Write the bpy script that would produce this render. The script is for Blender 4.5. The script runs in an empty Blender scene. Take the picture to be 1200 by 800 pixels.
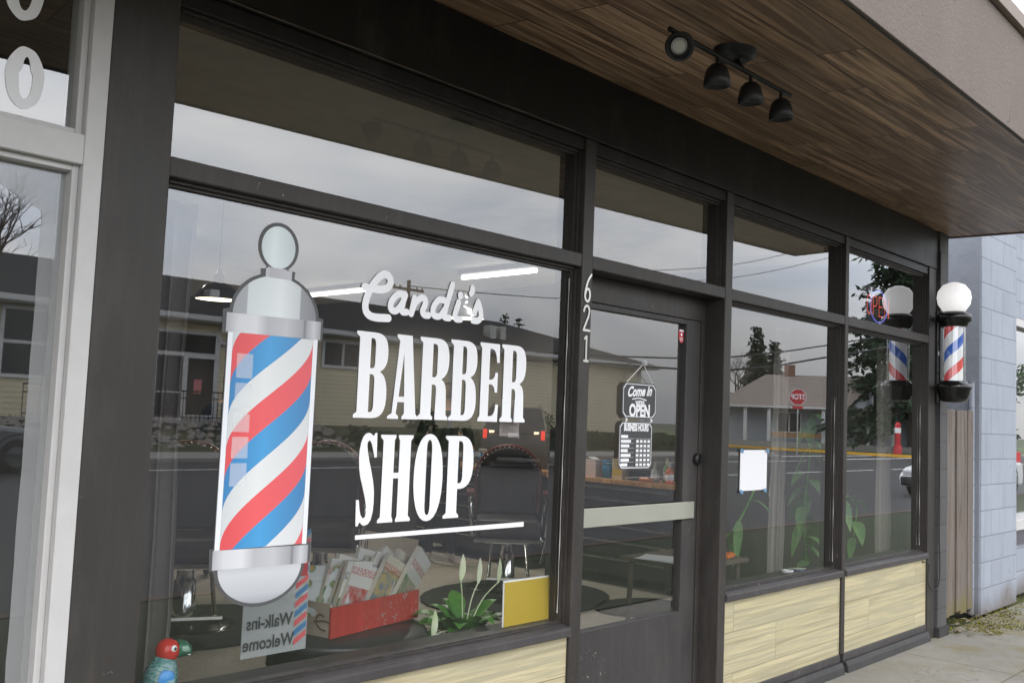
import bpy, bmesh, math, random
from mathutils import Vector, Matrix
random.seed(7)
R = math.radians
sc = bpy.context.scene
col = sc.collection
PI = math.pi

# ------------------------------------------------------------------ materials
def nt(name):
    m = bpy.data.materials.new(name); m.use_nodes = True
    t = m.node_tree; t.nodes.clear()
    return m, t, t.nodes, t.links
def N(t, typ, **kw):
    n = t.nodes.new(typ)
    for k, v in kw.items():
        if k.startswith('i_'):
            n.inputs[k[2:].replace('_', ' ')].default_value = v
        else: setattr(n, k, v)
    return n
def rgb(c): return (c[0], c[1], c[2], 1)
def mth(t, op, a, b=None):
    n = t.nodes.new('ShaderNodeMath'); n.operation = op
    for i, v in enumerate((a, b)):
        if v is None: continue
        if isinstance(v, (int, float)): n.inputs[i].default_value = v
        else: t.links.new(v, n.inputs[i])
    return n.outputs[0]
def mixc(t, fac, a, b, mode='MIX'):
    n = t.nodes.new('ShaderNodeMix'); n.data_type = 'RGBA'; n.blend_type = mode
    for i, v in ((0, fac), (6, a), (7, b)):
        if isinstance(v, (int, float)): n.inputs[i].default_value = v
        elif isinstance(v, tuple): n.inputs[i].default_value = rgb(v)
        else: t.links.new(v, n.inputs[i])
    return n.outputs[2]
def ramp(t, fac, stops, interp='LINEAR'):
    n = t.nodes.new('ShaderNodeValToRGB'); n.color_ramp.interpolation = interp
    e = n.color_ramp.elements
    while len(e) < len(stops): e.new(0.5)
    for el, (p, c) in zip(e, stops):
        el.position = p; el.color = rgb(c) if isinstance(c, tuple) else (c, c, c, 1)
    t.links.new(fac, n.inputs[0])
    return n.outputs[0]
def noise(t, vec, scale, detail=5, rough=.6, dist=0):
    n = N(t, 'ShaderNodeTexNoise'); n.inputs['Scale'].default_value = scale
    n.inputs['Detail'].default_value = detail; n.inputs['Roughness'].default_value = rough
    n.inputs['Distortion'].default_value = dist
    if vec is not None: t.links.new(vec, n.inputs['Vector'])
    return n.outputs[0]
def objvec(t, scale=(1, 1, 1), rot=(0, 0, 0), loc=(0, 0, 0)):
    c = N(t, 'ShaderNodeTexCoord'); m = N(t, 'ShaderNodeMapping')
    m.inputs['Scale'].default_value = scale; m.inputs['Rotation'].default_value = rot; m.inputs['Location'].default_value = loc
    t.links.new(c.outputs['Object'], m.inputs['Vector'])
    return m.outputs[0]
def finish(t, color, rough=.5, metal=0, bump=None, bstr=.2, bdist=.01, emit=None, estr=0, spec=.5, trans=0):
    b = N(t, 'ShaderNodeBsdfPrincipled'); o = N(t, 'ShaderNodeOutputMaterial')
    for k, v in (('Base Color', color), ('Roughness', rough)):
        if isinstance(v, (int, float)): b.inputs[k].default_value = v
        elif isinstance(v, tuple): b.inputs[k].default_value = rgb(v)
        else: t.links.new(v, b.inputs[k])
    b.inputs['Metallic'].default_value = metal
    b.inputs['Specular IOR Level'].default_value = spec
    b.inputs['Transmission Weight'].default_value = trans
    if emit: b.inputs['Emission Color'].default_value = rgb(emit); b.inputs['Emission Strength'].default_value = estr
    if bump is not None:
        bp = N(t, 'ShaderNodeBump'); bp.inputs['Strength'].default_value = bstr; bp.inputs['Distance'].default_value = bdist
        t.links.new(bump, bp.inputs['Height']); t.links.new(bp.outputs[0], b.inputs['Normal'])
    t.links.new(b.outputs[0], o.inputs[0])
def plain(name, c, rough=.5, metal=0, var=.15, scale=6, bstr=.05, emit=None, estr=0, spec=.5):
    m, t, n, l = nt(name); v = objvec(t)
    f = noise(t, v, scale)
    k = mixc(t, f, tuple(x*(1-var) for x in c), tuple(min(1, x*(1+var)) for x in c))
    finish(t, k, rough, metal, noise(t, v, scale*12) if bstr else None, bstr, .004, emit, estr, spec)
    return m
def dark_paint(name, c, chips=.72, rough=.45):
    m, t, n, l = nt(name); v = objvec(t)
    big = noise(t, v, 3, 6); fine = noise(t, v, 60, 4)
    k = mixc(t, big, tuple(x*.78 for x in c), tuple(x*1.2 for x in c))
    st = noise(t, objvec(t, (26, 26, 2.2)), 1, 5)
    k = mixc(t, ramp(t, st, [(.5, 0.), (.78, .35)]), k, tuple(x*1.9 for x in c))
    ch = noise(t, v, 42, 4, .6, 1.2); ch2 = noise(t, v, 2.6, 3)
    mask = mth(t, 'MULTIPLY', ramp(t, ch, [(chips, 0.), (chips+.015, 1.)]), ramp(t, ch2, [(.54, 0.), (.62, 1.)]))
    k = mixc(t, mask, k, (.30, .27, .25))
    bv = N(t, 'ShaderNodeBevel', samples=3); bv.inputs['Radius'].default_value = .0045
    gn = N(t, 'ShaderNodeNewGeometry'); dp = N(t, 'ShaderNodeVectorMath'); dp.operation = 'DOT_PRODUCT'
    l.new(bv.outputs[0], dp.inputs[0]); l.new(gn.outputs['Normal'], dp.inputs[1])
    edge_ = mth(t, 'MULTIPLY', ramp(t, dp.outputs['Value'], [(.80, 1.), (.97, 0.)]), ramp(t, noise(t, v, 19, 5, .7), [(.50, 0.), (.66, .8)]))
    k = mixc(t, edge_, k, (.17, .145, .14))
    dust = noise(t, objvec(t, (2, 2, .7)), 2.2, 6, .65)
    k = mixc(t, ramp(t, dust, [(.50, 0.), (.80, .32)]), k, (.14, .13, .12))
    finish(t, k, mixc(t, dust, (rough-.12,)*3, (rough+.18,)*3), 0, fine, .16, .004, spec=.35)
    return m
def planks(name, c1, c2, dark, rowh, blen, axis, rough=.5, gscale=(2.2, 34), seam=.5, mortar=.003, offs=.37):
    """boards running along x; rows across 'axis' (1 = y, 2 = z)"""
    m, t, n, l = nt(name)
    c = N(t, 'ShaderNodeTexCoord'); s = N(t, 'ShaderNodeSeparateXYZ'); l.new(c.outputs['Object'], s.inputs[0])
    cb = N(t, 'ShaderNodeCombineXYZ'); l.new(s.outputs[0], cb.inputs[0]); l.new(s.outputs[axis], cb.inputs[1])
    br = N(t, 'ShaderNodeTexBrick'); br.offset = offs; br.offset_frequency = 2; br.inputs['Scale'].default_value = 1
    br.inputs['Mortar Size'].default_value = mortar; br.inputs['Mortar Smooth'].default_value = .2
    br.inputs['Brick Width'].default_value = blen; br.inputs['Row Height'].default_value = rowh
    br.inputs['Color1'].default_value = (0, 0, 0, 1); br.inputs['Color2'].default_value = (1, 1, 1, 1); br.inputs['Mortar'].default_value = (.5, .5, .5, 1)
    l.new(cb.outputs[0], br.inputs['Vector'])
    # grain, shifted per board
    mp = N(t, 'ShaderNodeVectorMath'); mp.operation = 'MULTIPLY'; mp.inputs[1].default_value = (gscale[0], gscale[1], 1)
    ad = N(t, 'ShaderNodeVectorMath'); ad.operation = 'ADD'
    sh = N(t, 'ShaderNodeVectorMath'); sh.operation = 'MULTIPLY'; sh.inputs[1].default_value = (37, 19, 11)
    l.new(br.outputs['Color'], sh.inputs[0]); l.new(cb.outputs[0], mp.inputs[0]); l.new(mp.outputs[0], ad.inputs[0]); l.new(sh.outputs[0], ad.inputs[1])
    g = noise(t, ad.outputs[0], 1, 7, .62, .9)
    sc2 = N(t, 'ShaderNodeVectorMath'); sc2.operation = 'MULTIPLY'; sc2.inputs[1].default_value = (.35, .28, 1)
    l.new(ad.outputs[0], sc2.inputs[0])
    g2 = noise(t, sc2.outputs[0], 1, 4, .6, 1.6)
    k = mixc(t, br.outputs['Color'], c1, c2)
    k = mixc(t, ramp(t, g, [(.42, 1.), (.62, 0.)]), k, dark, 'MIX')
    k = mixc(t, ramp(t, g2, [(.48, 0.), (.7, .75)]), k, tuple(x*.55 for x in c1))
    k = mixc(t, mth(t, 'MULTIPLY', br.outputs['Fac'], seam), k, tuple(x*.3 for x in dark))
    finish(t, k, rough, 0, g, .25, .002)
    return m
def glass_mat(name, n=4, tint=(.93, .95, .94), dirt=.02):
    m, t, nn, l = nt(name)
    g = N(t, 'ShaderNodeNewGeometry'); d = N(t, 'ShaderNodeVectorMath'); d.operation = 'DOT_PRODUCT'
    l.new(g.outputs['Incoming'], d.inputs[0]); l.new(g.outputs['Normal'], d.inputs[1])
    c = mth(t, 'ABSOLUTE', d.outputs['Value'])
    F = mth(t, 'ADD', mth(t, 'MULTIPLY', mth(t, 'POWER', mth(t, 'SUBTRACT', 1, c), 5), .955), .045)
    fac = mth(t, 'SUBTRACT', 1, mth(t, 'POWER', mth(t, 'SUBTRACT', 1, F), n))
    tr = N(t, 'ShaderNodeBsdfTransparent'); tr.inputs[0].default_value = rgb(tint)
    gl = N(t, 'ShaderNodeBsdfGlossy'); gl.inputs['Roughness'].default_value = 0; gl.inputs['Color'].default_value = (.97, .98, 1, 1)
    bp = N(t, 'ShaderNodeBump'); bp.inputs['Strength'].default_value = .02; bp.inputs['Distance'].default_value = .003
    l.new(noise(t, objvec(t), 2.2, 1), bp.inputs['Height']); l.new(bp.outputs[0], gl.inputs['Normal'])
    mx = N(t, 'ShaderNodeMixShader'); l.new(fac, mx.inputs[0]); l.new(tr.outputs[0], mx.inputs[1]); l.new(gl.outputs[0], mx.inputs[2])
    df = N(t, 'ShaderNodeBsdfDiffuse'); df.inputs[0].default_value = (.6, .6, .58, 1)
    dn = mth(t, 'MULTIPLY', ramp(t, noise(t, objvec(t, (1, 1, .35)), 9, 6, .7), [(.45, .1), (.8, 1.)]), dirt)
    m2 = N(t, 'ShaderNodeMixShader'); l.new(dn, m2.inputs[0]); l.new(mx.outputs[0], m2.inputs[1]); l.new(df.outputs[0], m2.inputs[2])
    o = N(t, 'ShaderNodeOutputMaterial'); l.new(m2.outputs[0], o.inputs[0])
    return m
def thin_film(name, c, alpha, rough=.6):
    m, t, n, l = nt(name)
    tr = N(t, 'ShaderNodeBsdfTransparent'); df = N(t, 'ShaderNodeBsdfDiffuse'); df.inputs[0].default_value = rgb(c)
    mx = N(t, 'ShaderNodeMixShader'); mx.inputs[0].default_value = alpha
    l.new(tr.outputs[0], mx.inputs[1]); l.new(df.outputs[0], mx.inputs[2])
    o = N(t, 'ShaderNodeOutputMaterial'); l.new(mx.outputs[0], o.inputs[0])
    return m
def print_grad(name, stops, axis=0, lo=0., hi=1., rough=.4):
    """printed vinyl artwork: colours running across the sticker"""
    m, t, n, l = nt(name)
    c = N(t, 'ShaderNodeTexCoord'); s = N(t, 'ShaderNodeSeparateXYZ'); l.new(c.outputs['Object'], s.inputs[0])
    f = mth(t, 'DIVIDE', mth(t, 'SUBTRACT', s.outputs[axis], lo), hi-lo)
    finish(t, ramp(t, f, stops), rough, 0, noise(t, c.outputs['Object'], 90, 2), .02, .001)
    return m
def lines_mat(name, c, dark, pitch, axis=2, rough=.7, var=.12, width=.1, bstr=.4):
    """lap siding / shingle courses: a dark line every 'pitch' metres"""
    m, t, n, l = nt(name); tc = N(t, 'ShaderNodeTexCoord'); s = N(t, 'ShaderNodeSeparateXYZ'); l.new(tc.outputs['Object'], s.inputs[0])
    fr = mth(t, 'FRACT', mth(t, 'DIVIDE', s.outputs[axis], pitch))
    ln = ramp(t, fr, [(0, 1.), (width, 0.), (.98, 0.), (1, 1.)])
    f = noise(t, tc.outputs['Object'], 1.3, 6)
    k = mixc(t, f, tuple(x*(1-var) for x in c), tuple(x*(1+var) for x in c))
    k = mixc(t, ln, k, dark)
    finish(t, k, rough, 0, fr, bstr, .02)
    return m
def stucco(name, c, rough=.85, scale=40, bstr=.5, stain=(.5, .5, .5), mortar=None, lowdirt=None):
    m, t, n, l = nt(name); v = objvec(t)
    f = noise(t, v, 2.5, 7); g = noise(t, v, scale, 6, .7)
    k = mixc(t, f, tuple(x*.82 for x in c), tuple(x*1.1 for x in c))
    k = mixc(t, ramp(t, g, [(.52, 0.), (.75, .4)]), k, tuple(a*b for a, b in zip(c, stain)))
    bumpf = g
    s = N(t, 'ShaderNodeSeparateXYZ'); l.new(v, s.inputs[0])
    if mortar:
        cb = N(t, 'ShaderNodeCombineXYZ'); l.new(mth(t, 'ADD', s.outputs[0], s.outputs[1]), cb.inputs[0]); l.new(s.outputs[2], cb.inputs[1])
        br = N(t, 'ShaderNodeTexBrick'); br.inputs['Scale'].default_value = 1; br.inputs['Brick Width'].default_value = mortar[0]; br.inputs['Row Height'].default_value = mortar[1]
        br.inputs['Mortar Size'].default_value = .006; br.inputs['Mortar Smooth'].default_value = .6; l.new(cb.outputs[0], br.inputs['Vector'])
        bumpf = mth(t, 'SUBTRACT', mth(t, 'MULTIPLY', g, .45), mth(t, 'MULTIPLY', br.outputs['Fac'], .45))
        br.inputs['Color1'].default_value = (.80, .80, .80, 1); br.inputs['Color2'].default_value = (1.1, 1.1, 1.1, 1)
        k = mixc(t, .35, k, mixc(t, 1., k, br.outputs['Color'], 'MULTIPLY'))
        wv2 = noise(t, objvec(t, (9, 9, .8)), 1, 6, .7)
        k = mixc(t, ramp(t, wv2, [(.52, 0.), (.72, .5)]), k, tuple(x*.55 for x in c))
        k = mixc(t, mth(t, 'MULTIPLY', br.outputs['Fac'], ramp(t, g, [(.42, .0), (.75, .35)])), k, tuple(x*.5 for x in c))
    # thin cracks
    vo = N(t, 'ShaderNodeTexVoronoi'); vo.feature = 'DISTANCE_TO_EDGE'; vo.inputs['Scale'].default_value = 1.3
    wv = N(t, 'ShaderNodeVectorMath'); wv.operation = 'ADD'; l.new(v, wv.inputs[0])
    nn = N(t, 'ShaderNodeTexNoise'); nn.inputs['Scale'].default_value = 3; l.new(v, nn.inputs['Vector']); l.new(nn.outputs[1], wv.inputs[1]); l.new(wv.outputs[0], vo.inputs['Vector'])
    cr = mth(t, 'MULTIPLY', ramp(t, vo.outputs[0], [(0, 1.), (.006, 0.)]), ramp(t, f, [(.5, 0.), (.6, .7)]))
    k = mixc(t, cr, k, tuple(x*.35 for x in c))
    if lowdirt:
        low = mth(t, 'ADD', mth(t, 'MULTIPLY', s.outputs[2], -2.6), mth(t, 'MULTIPLY', f, 1.1))
        k = mixc(t, ramp(t, low, [(0., 0.), (.5, .9)]), k, lowdirt)
    finish(t, k, rough, 0, bumpf, bstr, .006)
    return m
def concrete(name):
    m, t, n, l = nt(name); v = objvec(t)
    a = noise(t, v, 1.1, 7, .65); b = noise(t, v, 7, 6, .7); c = noise(t, v, 90, 4, .7)
    k = mixc(t, ramp(t, a, [(.35, 0.), (.65, 1.)]), (.24, .228, .20), (.37, .35, .315))
    k = mixc(t, ramp(t, b, [(.5, 0.), (.75, .6)]), k, (.22, .20, .17))
    k = mixc(t, ramp(t, c, [(.35, .5), (.6, 0.)]), k, (.2, .19, .17))
    s = N(t, 'ShaderNodeSeparateXYZ'); l.new(v, s.inputs[0])
    # ochre lichen, strongest beyond the shop's corner
    xm = ramp(t, mth(t, 'DIVIDE', mth(t, 'SUBTRACT', s.outputs[0], 5.6), 3.5), [(0, .10), (.30, .45), (.55, 1.)])
    mo = mth(t, 'MULTIPLY', ramp(t, noise(t, v, 2.6, 6, .7), [(.49, 0.), (.63, 1.)]), xm)
    k = mixc(t, mth(t, 'MULTIPLY', mo, .8), k, (.21, .17, .045))
    k = mixc(t, mth(t, 'MULTIPLY', xm, mth(t, 'MULTIPLY', b, .55)), k, (.105, .098, .06))
    vo = N(t, 'ShaderNodeTexVoronoi'); vo.feature = 'DISTANCE_TO_EDGE'; vo.inputs['Scale'].default_value = .9
    nz = N(t, 'ShaderNodeTexNoise'); nz.inputs['Scale'].default_value = 4; nz.inputs['Detail'].default_value = 6; l.new(v, nz.inputs['Vector'])
    wv = N(t, 'ShaderNodeVectorMath'); wv.operation = 'ADD'; l.new(v, wv.inputs[0]); l.new(nz.outputs[1], wv.inputs[1]); l.new(wv.outputs[0], vo.inputs['Vector'])
    k = mixc(t, mth(t, 'MULTIPLY', ramp(t, vo.outputs[0], [(0, 1.), (.007, 0.)]), ramp(t, a, [(.45, 0.), (.55, .8)])), k, (.09, .085, .06))
    k = mixc(t, ramp(t, noise(t, v, 33, 2, .4), [(.71, 0.), (.73, .5)]), k, (.10, .095, .09))
    # expansion joints
    fy = mth(t, 'FRACT', mth(t, 'DIVIDE', mth(t, 'ADD', s.outputs[0], .95), 1.5))
    j = ramp(t, fy, [(0, 1.), (.006, 0.), (.994, 0.), (1, 1.)])
    fx = mth(t, 'FRACT', mth(t, 'DIVIDE', mth(t, 'ADD', s.outputs[1], .72), 1.3))
    j2 = ramp(t, fx, [(0, 1.), (.006, 0.), (.994, 0.), (1, 1.)])
    jj = mth(t, 'MAXIMUM', j, j2)
    k = mixc(t, mth(t, 'MULTIPLY', jj, .75), k, (.08, .075, .05))
    finish(t, k, .85, 0, mth(t, 'SUBTRACT', mth(t, 'MULTIPLY', c, .3), jj), .35, .006)
    return m
def speckle(name, c1, c2, scale=140, rough=.7):
    m, t, n, l = nt(name); v = objvec(t)
    f = noise(t, v, scale, 3, .8); g = noise(t, v, 2, 4)
    k = mixc(t, ramp(t, f, [(.4, 0.), (.6, 1.)]), c1, c2)
    k = mixc(t, mth(t, 'MULTIPLY', g, .35), k, tuple(x*.6 for x in c1))
    finish(t, k, rough, 0, f, .1, .002)
    return m
def leafmat(name, c, c2, rough=.55, scale=8, spec=.4):
    m, t, n, l = nt(name); v = objvec(t)
    k = mixc(t, ramp(t, noise(t, v, scale, 3), [(.35, 0.), (.65, 1.)]), c, c2)
    finish(t, k, rough, 0, None, spec=spec)
    return m

M = {}
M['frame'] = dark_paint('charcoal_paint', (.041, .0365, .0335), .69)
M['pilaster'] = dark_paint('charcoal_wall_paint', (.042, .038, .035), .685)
M['header'] = dark_paint('canopy_shaded_header_paint', (.014, .0125, .012), .74)  # darker copy of the frame paint, with the canopy's shade put into its colour
M['sill'] = dark_paint('worn_sill_paint', (.060, .055, .056), .66, .5)
M['base'] = dark_paint('worn_base_paint', (.045, .044, .045), .65, .6)
M['door'] = dark_paint('door_paint', (.050, .0465, .046), .65, .5)
M['black'] = plain('black_satin', (.012, .012, .012), .45)
M['blackgloss'] = plain('black_gloss', (.01, .01, .01), .18)
M['rubber'] = plain('dark_rubber', (.02, .02, .02), .8)
M['soffit'] = planks('soffit_boards', (.40, .255, .155), (.70, .475, .31), (.17, .098, .058), .19, 1.25, 1, .43, (1.3, 26), 1.0, .0035)
M['kick'] = planks('pale_boards', (.52, .455, .27), (.63, .55, .345), (.41, .37, .25), .205, 1.22, 2, .6, (1.5, 52), .5, .0025)
M['fascia'] = stucco('fascia_stucco', (.195, .155, .135), .8, 70, 1.0, (.50, .48, .47))
M['trim'] = plain('fascia_trim', (.26, .205, .175), .6)
M['glass'] = glass_mat('window_glass', 3.5)
M['glass_old'] = glass_mat('dusty_glass', 4, (.8, .82, .8), .03)
M['white'] = plain('white_vinyl', (.92, .92, .94), .5, 0, .03, 3, 0)
M['whitepaint'] = plain('white_paint', (.56, .55, .545), .5, 0, .12, 9, .12)
M['paperwhite'] = plain('paper', (.80, .80, .83), .8, 0, .02, 3, .02)
M['concrete'] = concrete('pavement_concrete')
M['asphalt'] = speckle('asphalt', (.032, .032, .033), (.054, .053, .053), 60, .75)
M['earth'] = plain('grassy_earth', (.055, .065, .03), .95, 0, .4, 1.2, .3)
M['lawn'] = plain('lawn_grass', (.075, .11, .035), .95, 0, .35, 1.5, .3)
M['mulch'] = plain('verge_moss', (.035, .045, .018), .95, 0, .5, 3, .4)
M['farwalk'] = plain('far_pavement', (.30, .29, .27), .85)
M['roadwhite'] = plain('road_paint', (.7, .7, .68), .7)
M['yellow'] = plain('kerb_yellow', (.72, .40, .03), .6)
M['bluegrey'] = stucco('bluegrey_blockwork', (.345, .375, .44), .8, 26, .7, (.75, .78, .82), (.62, .21), (.16, .14, .13))
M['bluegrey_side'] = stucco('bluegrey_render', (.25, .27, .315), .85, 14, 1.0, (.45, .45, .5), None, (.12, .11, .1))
M['darktile'] = plain('dark_band', (.10, .095, .12), .4)
M['weathered'] = planks('weathered_boards', (.30, .235, .19), (.36, .28, .22), (.17, .125, .10), 3, 9, 1, .8, (1, 1))
M['blockdark'] = stucco('dark_blockwork', (.085, .082, .085), .7, 50, .35, (.8, .8, .8), (.5, .2))
M['steel'] = plain('brushed_metal', (.55, .55, .52), .35, 1, .1)
M['steeldark'] = plain('dark_fitting', (.05, .05, .05), .6)
M['chrome'] = plain('chrome', (.75, .75, .76), .12, 1, .05, 6, 0)
M['pushbar'] = plain('pale_metal', (.42, .42, .36), .45, .3, .1)
M['red'] = plain('red_paint', (.52, .035, .03), .5, 0, .25, 14)
M['intwall'] = plain('inside_wall', (.085, .08, .075), .8)
M['intceil'] = plain('inside_ceiling', (.74, .73, .67), .85)
M['intfloor'] = speckle('terrazzo_floor', (.36, .32, .27), (.62, .57, .49), 150)
M['tube'] = plain('lit_tube', (1, 1, 1), .5, 0, 0, 1, 0, (1, .96, .9), 5)
M['bulb'] = plain('warm_bulb', (1, .9, .7), .5, 0, 0, 1, 0, (1, .86, .62), 5)
M['globe'] = plain('lit_globe', (.92, .92, .94), .25, 0, 0, 1, 0, (1, .98, .97), .62)
M['curtain'] = plain('grey_curtain', (.17, .15, .145), .9, 0, .2, 10)
M['sheer'] = plain('pale_curtain', (.36, .33, .31), .9, 0, .1, 10)
M['leather'] = plain('dark_leather', (.024, .017, .015), .5)
M['oxblood'] = plain('oxblood_trim', (.13, .03, .022), .35)
M['counter'] = planks('counter_wood', (.72, .38, .14), (.78, .43, .17), (.45, .22, .08), .3, 3, 1, .4)
M['chest'] = plain('chest_enamel', (.035, .035, .037), .35)
M['leaf'] = leafmat('lily_leaf', (.06, .20, .03), (.14, .36, .06), .35)
M['spathe'] = leafmat('lily_flower', (.80, .82, .66), (.60, .70, .40), .5)
M['vine'] = leafmat('vine_leaf', (.09, .20, .07), (.17, .30, .11), .4)
M['signyellow'] = plain('mustard_sign', (.60, .41, .03), .55, 0, .05)
M['siding'] = lines_mat('beige_siding', (.74, .66, .47), (.34, .28, .2), .17, 2, .75, .05, .16)
M['roofdark'] = lines_mat('dark_shingles', (.017, .017, .019), (.009, .009, .01), .2, 2, .9, .2, .2)
M['rooftan'] = lines_mat('tan_shingles', (.27, .225, .195), (.18, .15, .13), .22, 2, .9, .15, .2)
M['housewall'] = lines_mat('blue_siding', (.40, .43, .47), (.25, .27, .3), .15, 2, .8, .06, .14)
M['trimwhite'] = plain('house_trim', (.62, .62, .62), .6)
M['darkglass'] = plain('dark_window', (.02, .022, .026), .1)
M['brick'] = plain('chimney_brick', (.24, .13, .09), .85, 0, .25, 12)
M['conifer'] = leafmat('conifer_needles', (.010, .022, .012), (.035, .060, .030), .8, 2, .15)
M['hedge'] = leafmat('hedge_leaf', (.012, .030, .012), (.05, .085, .03), .8, 2, .2)
M['bark'] = plain('bark', (.10, .075, .06), .95, 0, .35, 5, .4)
M['rock'] = plain('garden_rock', (.24, .22, .20), .9, 0, .45, 2, .4)
M['pole'] = plain('pole_wood', (.16, .135, .11), .9)
M['wire'] = plain('cable', (.02, .02, .02), .6)
M['stopred'] = plain('sign_red', (.55, .025, .03), .4)
M['carsuv'] = plain('suv_paint', (.05, .053, .056), .25, .5, .05)
M['carwhite'] = plain('white_car_paint', (.72, .72, .73), .22, 0, .03)
M['cargrey'] = plain('grey_car_paint', (.20, .21, .22), .25, .5, .05)
M['tail'] = plain('lit_tail_lamp', (.7, .03, .02), .3, 0, 0, 1, 0, (1, .06, .03), 4)
M['rev'] = plain('lit_reverse_lamp', (.9, .9, .8), .3, 0, 0, 1, 0, (1, .78, .45), 7)
M['headlamp'] = plain('clear_lamp', (.6, .6, .62), .15, .4)
M['skin'] = plain('skin', (.50, .30, .21), .55, 0, .08)
M['denim'] = plain('dark_denim', (.025, .033, .055), .9)
M['blackcloth'] = plain('black_cloth', (.018, .018, .02), .9)
M['hair'] = plain('brown_hair', (.05, .03, .02), .7)
M['sneaker'] = plain('white_sneaker', (.72, .66, .63), .6)
M['ochre'] = plain('orange_plastic', (.72, .17, .02), .4)
M['tape'] = plain('blue_tape', (.12, .28, .45), .7)
M['frost'] = thin_film('frosted_edge', (.62, .63, .64), .34)
M['clearsign'] = thin_film('clear_plastic', (.70, .72, .74), .42)
M['noticepaper'] = thin_film('thin_notice', (.60, .50, .47), .6)
M['highlight'] = thin_film('printed_highlight', (.95, .97, .99), .36, .4)
M['plate'] = plain('slate_sign', (.055, .058, .062), .5)
M['moss'] = leafmat('moss', (.12, .125, .018), (.22, .20, .03), .95, 14, .1)
M['deadleaf'] = leafmat('dead_leaf', (.16, .12, .09), (.30, .25, .20), .9, 30, .1)
M['ledred'] = plain('led_red', (.9, .1, .1), .5, 0, 0, 1, 0, (1, .12, .07), .9)
M['ledblue'] = plain('led_blue', (.2, .2, .9), .5, 0, 0, 1, 0, (.25, .28, 1), .8)
M['cratewood'] = plain('worn_crate_wood', (.42, .35, .29), .8, 0, .35, 18)
M['cratered'] = dark_paint('worn_red_boards', (.42, .035, .028), .60, .6)

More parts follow.
